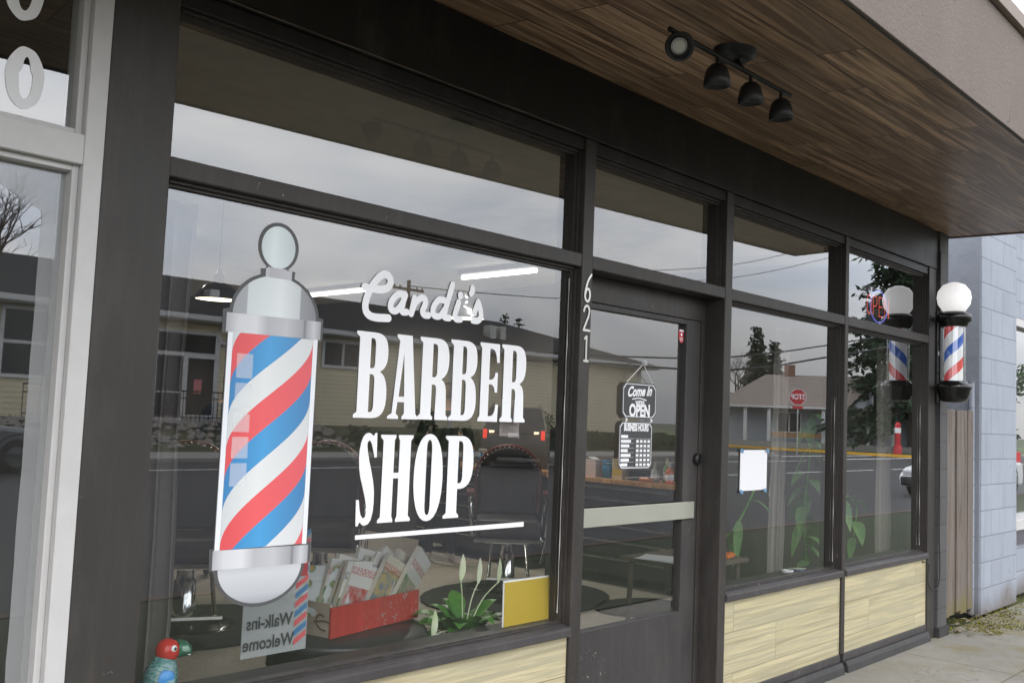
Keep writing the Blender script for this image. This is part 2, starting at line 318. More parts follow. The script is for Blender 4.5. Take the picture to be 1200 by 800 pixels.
# ------------------------------------------------------------------ mesh building
class MB:
    def __init__(s): s.v = []; s.f = []; s.mi = []; s.sm = []
    def add(s, vs, fs, mi=0, smooth=False):
        o = len(s.v); s.v += [tuple(v) for v in vs]
        for f in fs: s.f.append(tuple(i+o for i in f)); s.mi.append(mi); s.sm.append(smooth)
        return s
    def box(s, x0, x1, y0, y1, z0, z1, mi=0):
        vs = [(x, y, z) for z in (z0, z1) for y in (y0, y1) for x in (x0, x1)]
        return s.add(vs, [(0, 2, 3, 1), (4, 5, 7, 6), (0, 1, 5, 4), (2, 6, 7, 3), (0, 4, 6, 2), (1, 3, 7, 5)], mi)
    def obox(s, c, size, rot=(0, 0, 0), mi=0):
        mt = Matrix.Translation(c) @ (Matrix.Rotation(rot[2], 4, 'Z') @ Matrix.Rotation(rot[1], 4, 'Y') @ Matrix.Rotation(rot[0], 4, 'X'))
        a, b, d = (q/2 for q in size)
        vs = [mt @ Vector((x, y, z)) for z in (-d, d) for y in (-b, b) for x in (-a, a)]
        return s.add(vs, [(0, 2, 3, 1), (4, 5, 7, 6), (0, 1, 5, 4), (2, 6, 7, 3), (0, 4, 6, 2), (1, 3, 7, 5)], mi)
    def tube(s, pts, r, n=8, mi=0, caps=True):
        pts = [Vector(p) for p in pts]; rs = r if isinstance(r, (list, tuple)) else [r]*len(pts)
        rings = []; up = None
        for i, p in enumerate(pts):
            d = (pts[min(i+1, len(pts)-1)] - pts[max(i-1, 0)])
            d = d.normalized() if d.length > 1e-9 else Vector((0, 0, 1))
            if up is None:
                up = d.orthogonal().normalized()
            up = (up - d*up.dot(d)); up = up.normalized() if up.length > 1e-6 else d.orthogonal().normalized()
            w = d.cross(up)
            rings.append([p + (up*math.cos(2*PI*k/n) + w*math.sin(2*PI*k/n))*rs[i] for k in range(n)])
        vs = [v for ring in rings for v in ring]; fs = []
        for i in range(len(pts)-1):
            for k in range(n):
                k2 = (k+1) % n; fs.append((i*n+k, i*n+k2, (i+1)*n+k2, (i+1)*n+k))
        s.add(vs, fs, mi, True)
        if caps:
            s.add(rings[0], [tuple(reversed(range(n)))], mi); s.add(rings[-1], [tuple(range(n))], mi)
        return s
    def lathe(s, prof, c=(0, 0, 0), n=28, mi=0, axis=None, sx=1, sy=1):
        """prof: [(r, h)] about the z axis through c (or about 'axis')"""
        q = Vector((0, 0, 1)).rotation_difference(Vector(axis)) if axis is not None else None
        vs = []
        for r, h in prof:
            for k in range(n):
                a = 2*PI*k/n; p = Vector((r*math.cos(a)*sx, r*math.sin(a)*sy, h))
                if q: p = q @ p
                vs.append(p + Vector(c))
        fs = []
        for i in range(len(prof)-1):
            for k in range(n):
                k2 = (k+1) % n; fs.append((i*n+k, i*n+k2, (i+1)*n+k2, (i+1)*n+k))
        return s.add(vs, fs, mi, True)
    def prism(s, loop, axis, a, b, mi=0):
        """extrude a 2D loop along an axis from a to b; loop gives the other two coordinates in order"""
        def P(u, v, w):
            return {0: (w, u, v), 1: (u, w, v), 2: (u, v, w)}[axis]
        n = len(loop); vs = [P(u, v, a) for u, v in loop] + [P(u, v, b) for u, v in loop]
        fs = [tuple(range(n)), tuple(reversed(range(n, 2*n)))] + [(i, i+n, (i+1) % n+n, (i+1) % n) for i in range(n)]
        return s.add(vs, fs, mi)
    def quad(s, a, b, c, d, mi=0): return s.add([a, b, c, d], [(0, 1, 2, 3)], mi)
    def leaf(s, p, d, ln, w, up=Vector((0, 0, 1)), droop=.3, mi=0, seg=5):
        p = Vector(p); d = Vector(d).normalized(); side = d.cross(up)
        side = side.normalized() if side.length > 1e-5 else Vector((1, 0, 0))
        vs = []; fs = []
        for i in range(seg+1):
            t = i/seg; c = p + d*ln*t + Vector((0, 0, -1))*droop*ln*t*t
            ww = w*math.sin(PI*min(1, t*.93+.07))**.8*(1-.25*t)
            nrm = side.cross(d)
            vs += [c-side*ww + nrm*ww*.25, c, c+side*ww + nrm*ww*.25]
        for i in range(seg):
            a = i*3; fs += [(a, a+1, a+4, a+3), (a+1, a+2, a+5, a+4)]
        return s.add(vs, fs, mi, True)
    def build(s, name, mat, parent=None, bevel=0, recalc=True):
        me = bpy.data.meshes.new(name)
        me.from_pydata([tuple(v) for v in s.v], [], s.f)
        mats = mat if isinstance(mat, (list, tuple)) else [mat]
        for m in mats: me.materials.append(m)
        me.polygons.foreach_set('material_index', s.mi); me.polygons.foreach_set('use_smooth', s.sm)
        if recalc:
            bm = bmesh.new(); bm.from_mesh(me); bmesh.ops.recalc_face_normals(bm, faces=bm.faces); bm.to_mesh(me); bm.free()
        me.update()
        o = bpy.data.objects.new(name, me); col.objects.link(o)
        if parent: o.parent = parent
        if bevel:
            b = o.modifiers.new('bevel', 'BEVEL'); b.width = bevel; b.segments = 2; b.limit_method = 'ANGLE'; b.angle_limit = R(40)
        return o
def tag(o, label=None, cat=None, group=None, kind=None):
    if label: o['label'] = label
    if cat: o['category'] = cat
    if group: o['group'] = group
    if kind: o['kind'] = kind
    return o
def empty(name, label, cat, loc=(0, 0, 0), rz=0, group=None):
    o = bpy.data.objects.new(name, None); col.objects.link(o); o.location = loc; o.rotation_euler = (0, 0, rz); o.empty_display_size = .1
    return tag(o, label, cat, group)
def struct(o): o['kind'] = 'structure'; return o
def dup(root, loc, rz=None, label=None):
    def rec(o, par):
        c = o.copy(); col.objects.link(c)
        if par: c.parent = par
        for ch in [q for q in allo if q.parent == o]: rec(ch, c)
        return c
    allo = list(col.objects)
    r = rec(root, None); r.location = loc
    if rz is not None: r.rotation_euler.z = rz
    if label: r['label'] = label
    return r
def curve_mesh(cu):
    o = bpy.data.objects.new('tmp', cu); col.objects.link(o)
    dg = bpy.context.evaluated_depsgraph_get(); dg.update()
    me = bpy.data.meshes.new_from_object(o.evaluated_get(dg), depsgraph=dg)
    bpy.data.objects.remove(o)
    return me
def mesh_obj(name, me, mat, parent, fn):
    for v in me.vertices: v.co = fn(v.co)
    me.materials.clear(); me.materials.append(mat)
    for p in me.polygons: p.material_index = 0
    me.update()
    o = bpy.data.objects.new(name, me); col.objects.link(o)
    if parent: o.parent = parent
    return o
def flat(name, loops, mat, parent, y=0., fn=None):
    """filled 2D outlines (first outer, others holes) standing in the x-z plane at depth y"""
    cu = bpy.data.curves.new('t', 'CURVE'); cu.dimensions = '2D'; cu.fill_mode = 'BOTH'
    for lp in loops:
        sp = cu.splines.new('POLY'); sp.points.add(len(lp)-1); sp.use_cyclic_u = True
        for q, p in zip(sp.points, lp): q.co = (p[0], p[1], 0, 1)
    me = curve_mesh(cu)
    return mesh_obj(name, me, mat, parent, fn or (lambda c: Vector((c.x, y, c.y))))
def text_mesh(body, size, bold=0., extrude=0., align='CENTER', sx=1.):
    cu = bpy.data.curves.new('t', 'FONT'); cu.body = body; cu.size = size; cu.offset = bold; cu.extrude = extrude
    cu.align_x = align; cu.align_y = 'CENTER'; cu.resolution_u = 4
    me = curve_mesh(cu)
    for v in me.vertices: v.co.x *= sx
    return me
def text(name, body, size, mat, parent, x, y, z, bold=0., sx=1., mirror=False, align='CENTER', tilt=0.):
    me = text_mesh(body, size, bold, 0, align, sx); k = -1 if mirror else 1
    ct, st = math.cos(tilt), math.sin(tilt)
    return mesh_obj(name, me, mat, parent, lambda c: Vector((x+k*(c.x*ct-c.y*st), y, z+c.x*st+c.y*ct)))
def cr(pts, sub=6, closed=False):
    P = [Vector(p) for p in pts]; out = []; n = len(P)
    rng = range(n) if closed else range(n-1)
    for i in rng:
        p0 = P[(i-1) % n] if closed or i > 0 else P[0]; p1 = P[i]; p2 = P[(i+1) % n]
        p3 = P[(i+2) % n] if closed or i+2 < n else P[-1]
        for k in range(sub):
            t = k/sub
            out.append(.5*((2*p1)+(p2-p0)*t+(2*p0-5*p1+4*p2-p3)*t*t+(3*p1-p0-3*p2+p3)*t*t*t))
    if not closed: out.append(P[-1])
    return out
def stroke(name, runs, w, mat, parent, y, th=0):
    """brush strokes of even width in the x-z plane with round ends"""
    mb = MB(); lay = 0; r = w/2
    for run in runs:
        p = cr([(a, 0, b) for a, b in run], 6) if len(run) > 2 else [Vector((a, 0, b)) for a, b in run]
        if len(p) == 1: p = [p[0]-Vector((0, 0, .003)), p[0]+Vector((0, 0, .003))]
        vs = []; n = len(p)
        for i, c in enumerate(p):
            d = (p[min(i+1, n-1)]-p[max(i-1, 0)]).normalized(); s_ = Vector((-d.z, 0, d.x))*r; off = Vector((0, y-lay, 0)); lay += 6e-6
            vs += [c+s_+off, c-s_+off]
        mb.add(vs, [(2*i, 2*i+1, 2*i+3, 2*i+2) for i in range(n-1)])
        for e, c, d in ((0, p[0], p[0]-p[1]), (1, p[-1], p[-1]-p[-2])):
            a0 = math.atan2(d.z, d.x); lay += 6e-6; off = Vector((0, y-lay, 0))
            mb.add([c+off+Vector((r*math.cos(a0-PI/2+PI*k/8), 0, r*math.sin(a0-PI/2+PI*k/8))) for k in range(9)], [tuple(range(9))])
    return mb.build(name, mat, parent, recalc=False)
def svg(path):
    """tiny M/L/C/Z path reader in a unit box"""
    tok = path.replace('M', ' M ').replace('L', ' L ').replace('C', ' C ').replace('Z', ' Z ').split()
    loops = []; cur = []; i = 0; cmd = None
    while i < len(tok):
        if tok[i] in 'MLCZ':
            cmd = tok[i]; i += 1
            if cmd == 'M' and cur: loops.append(cur); cur = []
            if cmd == 'Z': loops.append(cur); cur = []
            continue
        if cmd in 'ML': cur.append((float(tok[i]), float(tok[i+1]))); i += 2
        else:
            a = [float(q) for q in tok[i:i+6]]; i += 6; p0 = cur[-1]
            for k in range(1, 9):
                t = k/8; u = 1-t
                cur.append(tuple(u**3*p0[j]+3*u*u*t*a[j]+3*u*t*t*a[2+j]+t**3*a[4+j] for j in (0, 1)))
    if cur: loops.append(cur)
    return [l for l in loops if l]

# ------------------------------------------------------------------ camera, world, light
cam = bpy.data.cameras.new('camera'); co = bpy.data.objects.new('camera', cam); col.objects.link(co); sc.camera = co
cam.sensor_width = 36; cam.lens = 33.51; cam.clip_start = .05; cam.clip_end = 900
r_ = Vector((0.68701605, -0.72550974, 0.04055323)); u_ = Vector((-0.08321119, -0.02310886, 0.99626396)); f_ = Vector((0.72186207, 0.68782381, 0.07624669))
co.matrix_world = Matrix(((r_.x, u_.x, -f_.x, 0), (r_.y, u_.y, -f_.y, -2.56), (r_.z, u_.z, -f_.z, 1.472), (0, 0, 0, 1)))

w = bpy.data.worlds.new('World'); sc.world = w; w.use_nodes = True
t = w.node_tree; t.nodes.clear()
SUN_EL, SUN_ROT = R(38), R(215)
sky = N(t, 'ShaderNodeTexSky'); sky.sky_type = 'NISHITA'; sky.sun_disc = False; sky.sun_elevation = SUN_EL; sky.sun_rotation = SUN_ROT
sky.air_density = 1.3; sky.dust_density = 3
tc = N(t, 'ShaderNodeTexCoord'); sp = N(t, 'ShaderNodeSeparateXYZ'); t.links.new(tc.outputs['Generated'], sp.inputs[0])
mp = N(t, 'ShaderNodeMapping'); mp.inputs['Scale'].default_value = (1.6, 1.6, 4.2); t.links.new(tc.outputs['Generated'], mp.inputs['Vector'])
cl = noise(t, mp.outputs[0], 1.7, 6, .55, .6)
cloud = mixc(t, ramp(t, cl, [(.36, 0.), (.64, 1.)]), (.70, .76, .86), (1.12, 1.11, 1.10))
elev = ramp(t, sp.outputs[2], [(0, .55), (.07, .78), (.16, 1.32), (.30, 1.42), (.6, 1.0), (1, .9)])
# the overcast is lighter towards the left of the street than down it to the right
az = ramp(t, mth(t, 'ADD', mth(t, 'MULTIPLY', sp.outputs[0], .5), .5), [(.55, 1.2), (.80, 1.08), (.95, .66), (1, .6)])
cloud = mixc(t, 1., cloud, elev, 'MULTIPLY'); cloud = mixc(t, 1., cloud, az, 'MULTIPLY')
bgc = N(t, 'ShaderNodeBackground'); t.links.new(cloud, bgc.inputs[0]); bgc.inputs[1].default_value = 2.5
bgs = N(t, 'ShaderNodeBackground'); t.links.new(sky.outputs[0], bgs.inputs[0]); bgs.inputs[1].default_value = .12
mx = N(t, 'ShaderNodeMixShader'); mx.inputs[0].default_value = .86
t.links.new(bgs.outputs[0], mx.inputs[1]); t.links.new(bgc.outputs[0], mx.inputs[2])
wo = N(t, 'ShaderNodeOutputWorld'); t.links.new(mx.outputs[0], wo.inputs[0])
sl = bpy.data.lights.new('sun', 'SUN'); sl.energy = .5; sl.angle = R(18); sl.color = (1, .96, .9)
so = bpy.data.objects.new('sun', sl); col.objects.link(so)
sd = Vector((math.sin(SUN_ROT)*math.cos(SUN_EL), math.cos(SUN_ROT)*math.cos(SUN_EL), math.sin(SUN_EL)))
so.rotation_euler = (-sd).to_track_quat('-Z', 'Y').to_euler(); so.location = (0, -8, 12)
sc.view_settings.view_transform = 'Standard'; sc.view_settings.look = 'None'; sc.view_settings.exposure = 0
sc.render.engine = 'CYCLES'; sc.cycles.use_denoising = True; sc.cycles.max_bounces = 8; sc.cycles.transparent_max_bounces = 16
sc.cycles.glossy_bounces = 4; sc.cycles.diffuse_bounces = 4; sc.cycles.sample_clamp_indirect = 6; sc.cycles.caustics_reflective = False

# ================================================================== SETTING
struct(MB().quad((-400, -400, -.05), (400, -400, -.05), (400, 400, -.05), (-400, 400, -.05)).build('ground', M['earth']))
struct(MB().box(-30, 60, -1.75, .02, -.12, 0).build('sidewalk', M['concrete']))
struct(MB().box(-30, 60, -4.05, -1.75, -.12, .012).build('verge', M['mulch']))
struct(MB().box(-30, 40, -4.2, -4.05, -.14, .02).build('kerb', M['bark']))
struct(MB().box(-60, 160, -19.6, -4.2, -.16, -.036).build('road', M['asphalt']))
struct(MB().box(42.6, 54, -90, -19.6, -.16, -.036).build('side_road', M['asphalt']))
struct(MB().box(-60, 42.5, -22.4, -19.6, -.16, .06).build('far_sidewalk', M['farwalk']))
struct(MB().box(54.3, 120, -90, -17.7, -.16, .07).build('lawn', M['lawn']))
struct(MB().box(54, 54.3, -60, -17.4, -.16, .11).build('yellow_kerb', M['yellow']))
struct(MB().box(54.3, 120, -17.7, -17.4, -.16, .08).build('far_kerb', M['farwalk']))
mb = MB()
for i in range(9): mb.box(20+i*4.2, 22.4+i*4.2, -12.06, -11.94, -.04, -.030)
mb.box(8, 40, -17.1, -16.98, -.04, -.030)
struct(mb.build('road_marking', M['roadwhite']))
mb = MB(); mb.box(42.9, 53.7, -20.2, -19.85, -.04, -.030); mb.box(42.9, 53.7, -17.75, -17.4, -.04, -.030); mb.box(42.9, 48, -23.2, -22.8, -.04, -.030)
struct(mb.build('crosswalk_marking', M['roadwhite']))

# ================================================================== BARBER SHOP BUILDING
shop = empty('barber_shop', 'dark painted shopfront with large windows, recessed door and pale board panels under the sills', 'building')
XP0, XP1, XD0, XD1, XE0, XE1, XF0, XF1, XG0, XG1 = 1.057, 1.247, 3.101, 3.172, 4.258, 4.325, 5.672, 5.719, 7.068, 7.205
Z0, ZP0, ZP1, ZS, ZB0, ZB1, ZT, ZC = 0, .110, .568, .618, 2.108, 2.166, 2.668, 2.957
MB().box(XP0, XP1, -.006, .2, 0, ZC).build('pilaster', M['pilaster'], shop, .004)
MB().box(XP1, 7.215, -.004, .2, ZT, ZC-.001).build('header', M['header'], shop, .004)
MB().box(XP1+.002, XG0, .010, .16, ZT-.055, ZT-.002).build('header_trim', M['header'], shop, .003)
for a, b, n in ((XD0, XD1, 0), (XE0, XE1, 0), (XF0, XF1, .18), (XG0, XG1, 0)):
    MB().box(a, b, 0, .15, 0 if n == 0 else ZP0, ZT-.001).build('post', M['frame'], shop, .004)
for a, b in ((XP1, XD0), (XD1, XE0), (XE1, XF0), (XF1, XG0)):
    MB().box(a+.001, b-.001, .0015, .15, ZB0, ZB1).build('transom_bar', M['frame'], shop, .004)
for a, b in ((XP1, XD0), (XE1, XF0), (XF1, XG0)):
    sl_ = MB().prism([(-.012, ZP1+.004), (.2, ZP1+.004), (.2, ZS), (.035, ZS), (-.004, ZS-.008), (-.012, ZS-.014)], 0, a+.001, b-.001)
    sl_.build('sill', M['sill'], shop, .004)
    MB().box(a+.003, b-.003, .012, .06, ZP0, ZP1).build('kick_panel', M['kick'], shop)
    MB().box(a+.001, b-.001, .06, .2, 0, ZP1).build('stall_riser', M['base'], shop)
    MB().box(a+.001, b-.001, .004, .06, ZP0-.045, ZP0).build('bottom_rail', M['sill'], shop, .004)
    MB().prism([(-.03, 0), (.06, 0), (.06, ZP0-.045), (-.012, ZP0-.045), (-.024, ZP0-.07)], 0, a+.001, b-.001).build('base_board', M['base'], shop, .003)
# windows: stepped moulding + pane
def window(x0, x1, z0, z1, tilt=0., gy=.06, mw=.018, top=None, mat='glass'):
    f = MB()
    mt = top if top else mw
    for yy, k in ((.028, 0), (.044, .5)):
        e0 = mw*k; w2 = mw*(1-k) if k == 0 else mw*.55
        f.box(x0+e0*0, x0+(mw if k else mw*.5), yy, .1, z0, z1)
        f.box(x1-(mw if k else mw*.5), x1, yy, .1, z0, z1)
        f.box(x0+mw, x1-mw, yy+.0007, .1, z1-(mt if k else mt*.5), z1)
        f.box(x0+mw, x1-mw, yy+.0007, .1, z0, z0+(.010 if k else .005))
    fr = f.build('window', M['frame'], shop)
    zc = (z0+z1)/2; tn = math.tan(tilt)
    MB().add([(x, gy+(z-zc)*tn, z) for x, z in ((x0+.004, z0), (x1-.004, z0), (x1-.004, z1), (x0+.004, z1))], [(0, 1, 2, 3)]).build('pane', M[mat], fr, recalc=False)
    return fr
for a, b in ((XP1, XD0), (XE1, XF0), (XF1, XG0)): window(a+.001, b-.001, ZS, ZB0-.001)
window(XP1+.001, XD0-.001, ZB1+.001, ZT-.056); window(XD1+.001, XE0-.001, ZB1+.001, ZT-.056)
window(XE1+.001, XF0-.001, ZB1+.001, ZT-.056); window(XF1+.001, XG0-.001, ZB1+.001, ZT-.056)
MB().tube([(3.0795, .052, .66+i*.07+.0) if i % 3 else (3.0785, .0525, .66+i*.07) for i in range(21)], [.0012 if i % 4 else .0026 for i in range(21)], 5).build('caulk_line', M['whitepaint'], shop)
MB().tube([(1.30+i*.09, -.0055, ZT+.004+.0012*math.sin(i*2.1)) for i in range(20)], [.0012 if i % 3 else .0018 for i in range(20)], 5).build('caulk_line', M['weathered'], shop)
for x_ in (5.651, 7.047): MB().tube([(x_, .052, .66+i*.1) for i in range(11)], [.0005 if i % 3 else .0022 for i in range(11)], 5).build('caulk_line', M['whitepaint'], shop)
# door, 0.12 m back in its opening
dm = MB(); y0, y1 = .12, .165; gx0, gx1, gz0, gz1 = 3.29, 4.095, .535, 1.962
dm.box(XD1+.004, gx0, y0, y1, .012, ZB0-.12); dm.box(gx1, XE0-.036, y0, y1, .012, ZB0-.12)
dm.box(gx0, gx1, y0+.0008, y1, .012, gz0); dm.box(gx0, gx1, y0+.0008, y1, gz1, ZB0-.12)
door = dm.build('door', M['door'], shop, .003)
MB().add([(gx0-.01, .142, gz0-.01), (gx1+.01, .142, gz0-.01), (gx1+.01, .142, gz1+.01), (gx0-.01, .142, gz1+.01)], [(0, 1, 2, 3)]).build('pane', M['glass'], door, recalc=False)
MB().box(XD1+.03, XE0-.075, .106, .118, .988, 1.072).build('push_bar', M['pushbar'], door, .003)
k = MB().lathe([(0, -.022), (.024, -.022), (.028, -.016), (.028, 0)], (4.205, .118, 1.285), 20, 0, (0, 1, 0)); k.box(4.199, 4.211, .084, .1, 1.262, 1.31)
k.build('lock', M['black'], door)
mb = MB(); mb.box(XE0-.035, XE0-.001, .112, .17, 0, ZB0-.118); mb.box(XD1+.001, XE0-.001, .114, .17, ZB0-.118, ZB0-.001)
mb.build('door_frame', M['frame'], shop, .002)
MB().box(XD1+.001, XE0-.001, -.02, .18, -.01, .011).build('door_step', M['base'], shop)
# house number
def num(pts, w=.010): stroke('house_number', pts, w, M['steel'], shop, -.004, .004)
num([[(3.160, 2.081), (3.140, 2.055), (3.125, 2.015), (3.121, 1.985), (3.130, 1.968), (3.145, 1.967), (3.153, 1.985), (3.152, 2.005), (3.143, 2.018), (3.130, 2.014), (3.122, 1.995)]])
num([[(3.117, 1.922), (3.125, 1.940), (3.141, 1.945), (3.153, 1.930), (3.150, 1.905), (3.135, 1.875), (3.118, 1.842)], [(3.118, 1.841), (3.158, 1.841)]])
num([[(3.128, 1.805), (3.141, 1.815)], [(3.1415, 1.815), (3.1415, 1.712)], [(3.128, 1.711), (3.155, 1.711)]])
# canopy
def edge(x): return -1.29+(x-2.1)*.0235, 2.806+(x-2.1)*.0235     # the old canopy dips towards its outer edge
def canopy(pr, x0=-6, x1=7.5):
    """sweep a section given as (dy, dz) from the outer lower edge"""
    v = []
    for x in (x0, x1):
        ye, ze = edge(x); v += [(x, ye+a, ze+b) for a, b in pr]
    n = len(pr); return v, [tuple(reversed(range(n))), tuple(range(n, 2*n))] + [(i, (i+1) % n, (i+1) % n+n, i+n) for i in range(n)]
ye0, ze0 = edge(-6); ye1, ze1 = edge(7.5)
sv = []; sf = []
for i in range(91):
    x = -6+13.5*i/90; ye, ze = edge(x)
    sv += [(x, ye, ze), (x, .3, ZC+(ZC-ze)*.3/-ye)]
    if i: sf.append((2*i-2, 2*i-1, 2*i+1, 2*i))
MB().add(sv, sf, 0, True).build('soffit', M['soffit'], shop)
MB().add(*canopy([(-.016, -.010), (0, -.010), (0, .485), (-.016, .485)])).build('fascia', M['fascia'], shop, .003)
MB().add(*canopy([(-.004, -.012), (.004, -.012), (.004, .004), (-.004, .004)], -6, 7.501)).build('drip_edge', M['black'], shop)
MB().prism([(ye1-.016, ze1-.010), (.2, ZC-.004), (.2, 3.36), (ye1-.016, 3.36)], 0, 7.502, 7.522).build('fascia', M['fascia'], shop)
MB().add(*canopy([(-.045, .487), (.0, .487), (.09, .575), (-.045, .555)], -6, 7.53)).build('fascia_trim', M['trim'], shop, .003)
MB().add(*canopy([(.004, .43), (1.6, .43), (1.6, .50), (.004, .50)], -6, 7.5)).build('canopy_roof', M['fascia'], shop)
# masonry end strip
MB().box(7.228, 7.405, -.018, .3, 0, 2.952).build('end_wall', M['blockdark'], shop, .006)
MB().box(7.205, 7.228, .012, .2, 0, 2.95).build('end_groove', M['black'], shop)
MB().box(7.212, 7.40, -.035, .0, 0, .07).build('base_board', M['base'], shop)
# upper wall and shell
MB().box(-6, 7.405, .201, .4, ZC+.004, 4.6).build('upper_wall', M['pilaster'], shop)
iw = MB(); iw.box(1.057, 1.10, .201, 9, 0, 2.9); iw.box(7.32, 7.404, .301, 9, 0, 2.9); iw.box(1.1, 7.32, 8.9, 9, 0, 2.9)
iw.build('inside_wall', M['intwall'], shop)
MB().box(1.10, 7.32, .201, 8.9, 2.82, 2.9).build('ceiling', M['intceil'], shop)
MB().box(1.10, 7.32, .201, 8.9, -.05, .004).build('shop_floor', M['intfloor'], shop)

# ---------------------------------------------------------------- lettering on the big pane
GY = .0565
let = empty('window_lettering', 'white shop name lettering in script and slab capitals on the largest pane', 'window sign', (0, 0, 0))
RB = 'M 0 0 L .50 0 L .50 .035 L .44 .06 L .44 .43 L .50 .43 C .57 .43 .59 .40 .59 .34 L .57 0 L 1.02 0 L 1.02 .035 L .95 .06 L .93 .30 C .93 .42 .88 .47 .75 .50 C .93 .54 1 .62 1 .74 C 1 .92 .90 1 .58 1 L 0 1 L 0 .965 L .09 .93 L .09 .07 L 0 .035 Z M .44 .52 L .44 .93 L .50 .93 C .58 .93 .60 .90 .60 .84 L .60 .60 C .60 .54 .56 .52 .50 .52 Z'
GL = {
 'B': 'M 0 0 L .56 0 C .92 0 1 .12 1 .27 C 1 .42 .93 .51 .76 .545 C .93 .58 1 .65 1 .75 C 1 .92 .92 1 .56 1 L 0 1 L 0 .965 L .10 .93 L .10 .07 L 0 .035 Z M .45 .58 L .45 .93 L .50 .93 C .58 .93 .60 .90 .60 .84 L .60 .66 C .60 .60 .57 .58 .50 .58 Z M .45 .07 L .45 .51 L .50 .51 C .58 .51 .60 .48 .60 .42 L .60 .17 C .60 .10 .57 .07 .50 .07 Z',
 'A': 'M 0 0 L .36 0 L .36 .03 L .275 .065 L .315 .20 L .53 .20 L .545 .065 L .47 .03 L .47 0 L 1 0 L 1 .03 L .93 .065 L .72 1 L .22 1 L .22 .965 L .31 .925 L .14 .065 L 0 .03 Z M .345 .265 L .525 .265 L .47 .78 Z',
 'R': RB,
 'E': 'M 0 0 L .98 0 L 1 .22 L .86 .22 C .84 .12 .76 .07 .60 .07 L .50 .07 L .50 .475 L .58 .475 C .74 .47 .78 .43 .80 .375 L .93 .375 L .93 .63 L .80 .63 C .78 .58 .74 .54 .58 .535 L .50 .535 L .50 .93 L .60 .93 C .76 .93 .84 .87 .86 .76 L 1 .76 L .98 1 L 0 1 L 0 .965 L .09 .93 L .09 .07 L 0 .035 Z',
 'H': 'M 0 0 L .46 0 L .46 .03 L .42 .065 L .42 .50 L .58 .50 L .58 .065 L .54 .03 L .54 0 L 1 0 L 1 .03 L .93 .065 L .93 .935 L 1 .97 L 1 1 L .54 1 L .54 .97 L .58 .935 L .58 .565 L .42 .565 L .42 .935 L .46 .97 L .46 1 L 0 1 L 0 .97 L .08 .935 L .08 .065 L 0 .03 Z',
 'O': 'M .5 0 C .86 0 1 .24 1 .5 C 1 .76 .86 1 .5 1 C .14 1 0 .76 0 .5 C 0 .24 .14 0 .5 0 Z M .5 .07 C .43 .07 .41 .12 .41 .2 L .41 .8 C .41 .88 .43 .93 .5 .93 C .57 .93 .59 .88 .59 .8 L .59 .2 C .59 .12 .57 .07 .5 .07 Z',
 'P': 'M 0 0 L .54 0 L .54 .03 L .46 .065 L .46 .35 L .56 .35 C .90 .36 1 .50 1 .68 C 1 .88 .88 1 .56 1 L 0 1 L 0 .97 L .10 .935 L .10 .065 L 0 .03 Z M .46 .42 L .46 .935 L .52 .935 C .60 .935 .62 .90 .62 .84 L .62 .52 C .62 .45 .58 .42 .52 .42 Z',
}
GLS = [(.04, 0), (0, .28), (.15, .28), (.22, .17), (.28, .12), (.38, .085), (.47, .082), (.53, .10), (.56, .14), (.565, .17), (.54, .22), (.45, .31), (.32, .41), (.18, .51), (.09, .61), (.05, .72), (.06, .81), (.12, .89), (.22, .955), (.36, .99), (.54, 1), (.68, .985), (.77, .965), (.84, .985), (.87, 1), (.97, 1), (1, .735), (.87, .73), (.80, .80), (.70, .875), (.62, .91), (.53, .915), (.47, .89), (.465, .855), (.50, .80), (.60, .70), (.75, .58), (.87, .47), (.94, .36), (.955, .25), (.93, .15), (.84, .06), (.70, .015), (.50, 0), (.38, .01), (.28, .035), (.22, .035), (.16, 0)]
for ch, x0, x1, z0, z1 in (('B', 1.980, 2.120, 1.440, 1.736), ('A', 2.128, 2.267, 1.440, 1.739), ('R', 2.266, 2.412, 1.441, 1.740), ('B', 2.418, 2.558, 1.441, 1.743), ('E', 2.571, 2.681, 1.441, 1.745), ('R', 2.692, 2.835, 1.442, 1.747),
                           ('S', 2.012, 2.092, 1.074, 1.390), ('H', 2.107, 2.255, 1.080, 1.384), ('O', 2.264, 2.404, 1.075, 1.390), ('P', 2.413, 2.560, 1.080, 1.384)):
    lp = [GLS] if ch == 'S' else svg(GL[ch])
    flat('letter', [[(x0+u*(x1-x0), z0+v*(z1-z0)) for u, v in l] for l in lp], M['white'], let, GY)
flat('underline', [[(2.016, 1.029), (2.857, 1.0265), (2.857, 1.045), (2.016, 1.044)]], M['white'], let, GY)
SW = .0250
stroke('letter', [[(2.001, 1.888), (2.038, 1.886), (2.077, 1.888), (2.105, 1.901), (2.114, 1.925), (2.096, 1.942), (2.071, 1.937), (2.042, 1.907), (2.019, 1.868), (2.008, 1.827), (2.018, 1.799), (2.05, 1.788), (2.112, 1.791)]], .0275, M['white'], let, GY)
stroke('letter', [[(2.179, 1.882), (2.147, 1.878), (2.121, 1.848), (2.123, 1.824), (2.145, 1.821), (2.17, 1.847), (2.184, 1.881)], [(2.184, 1.881), (2.170, 1.838), (2.174, 1.821), (2.194, 1.821)]], SW, M['white'], let, GY)
stroke('letter', [[(2.228, 1.875), (2.216, 1.818)], [(2.218, 1.825), (2.230, 1.855), (2.252, 1.876), (2.274, 1.880), (2.281, 1.864), (2.269, 1.832), (2.279, 1.820), (2.298, 1.820)]], SW, M['white'], let, GY)
stroke('letter', [[(2.377, 1.883), (2.345, 1.882), (2.322, 1.855), (2.322, 1.826), (2.353, 1.823), (2.378, 1.852)], [(2.411, 1.947), (2.384, 1.863), (2.376, 1.828), (2.382, 1.821), (2.402, 1.821)]], SW, M['white'], let, GY)
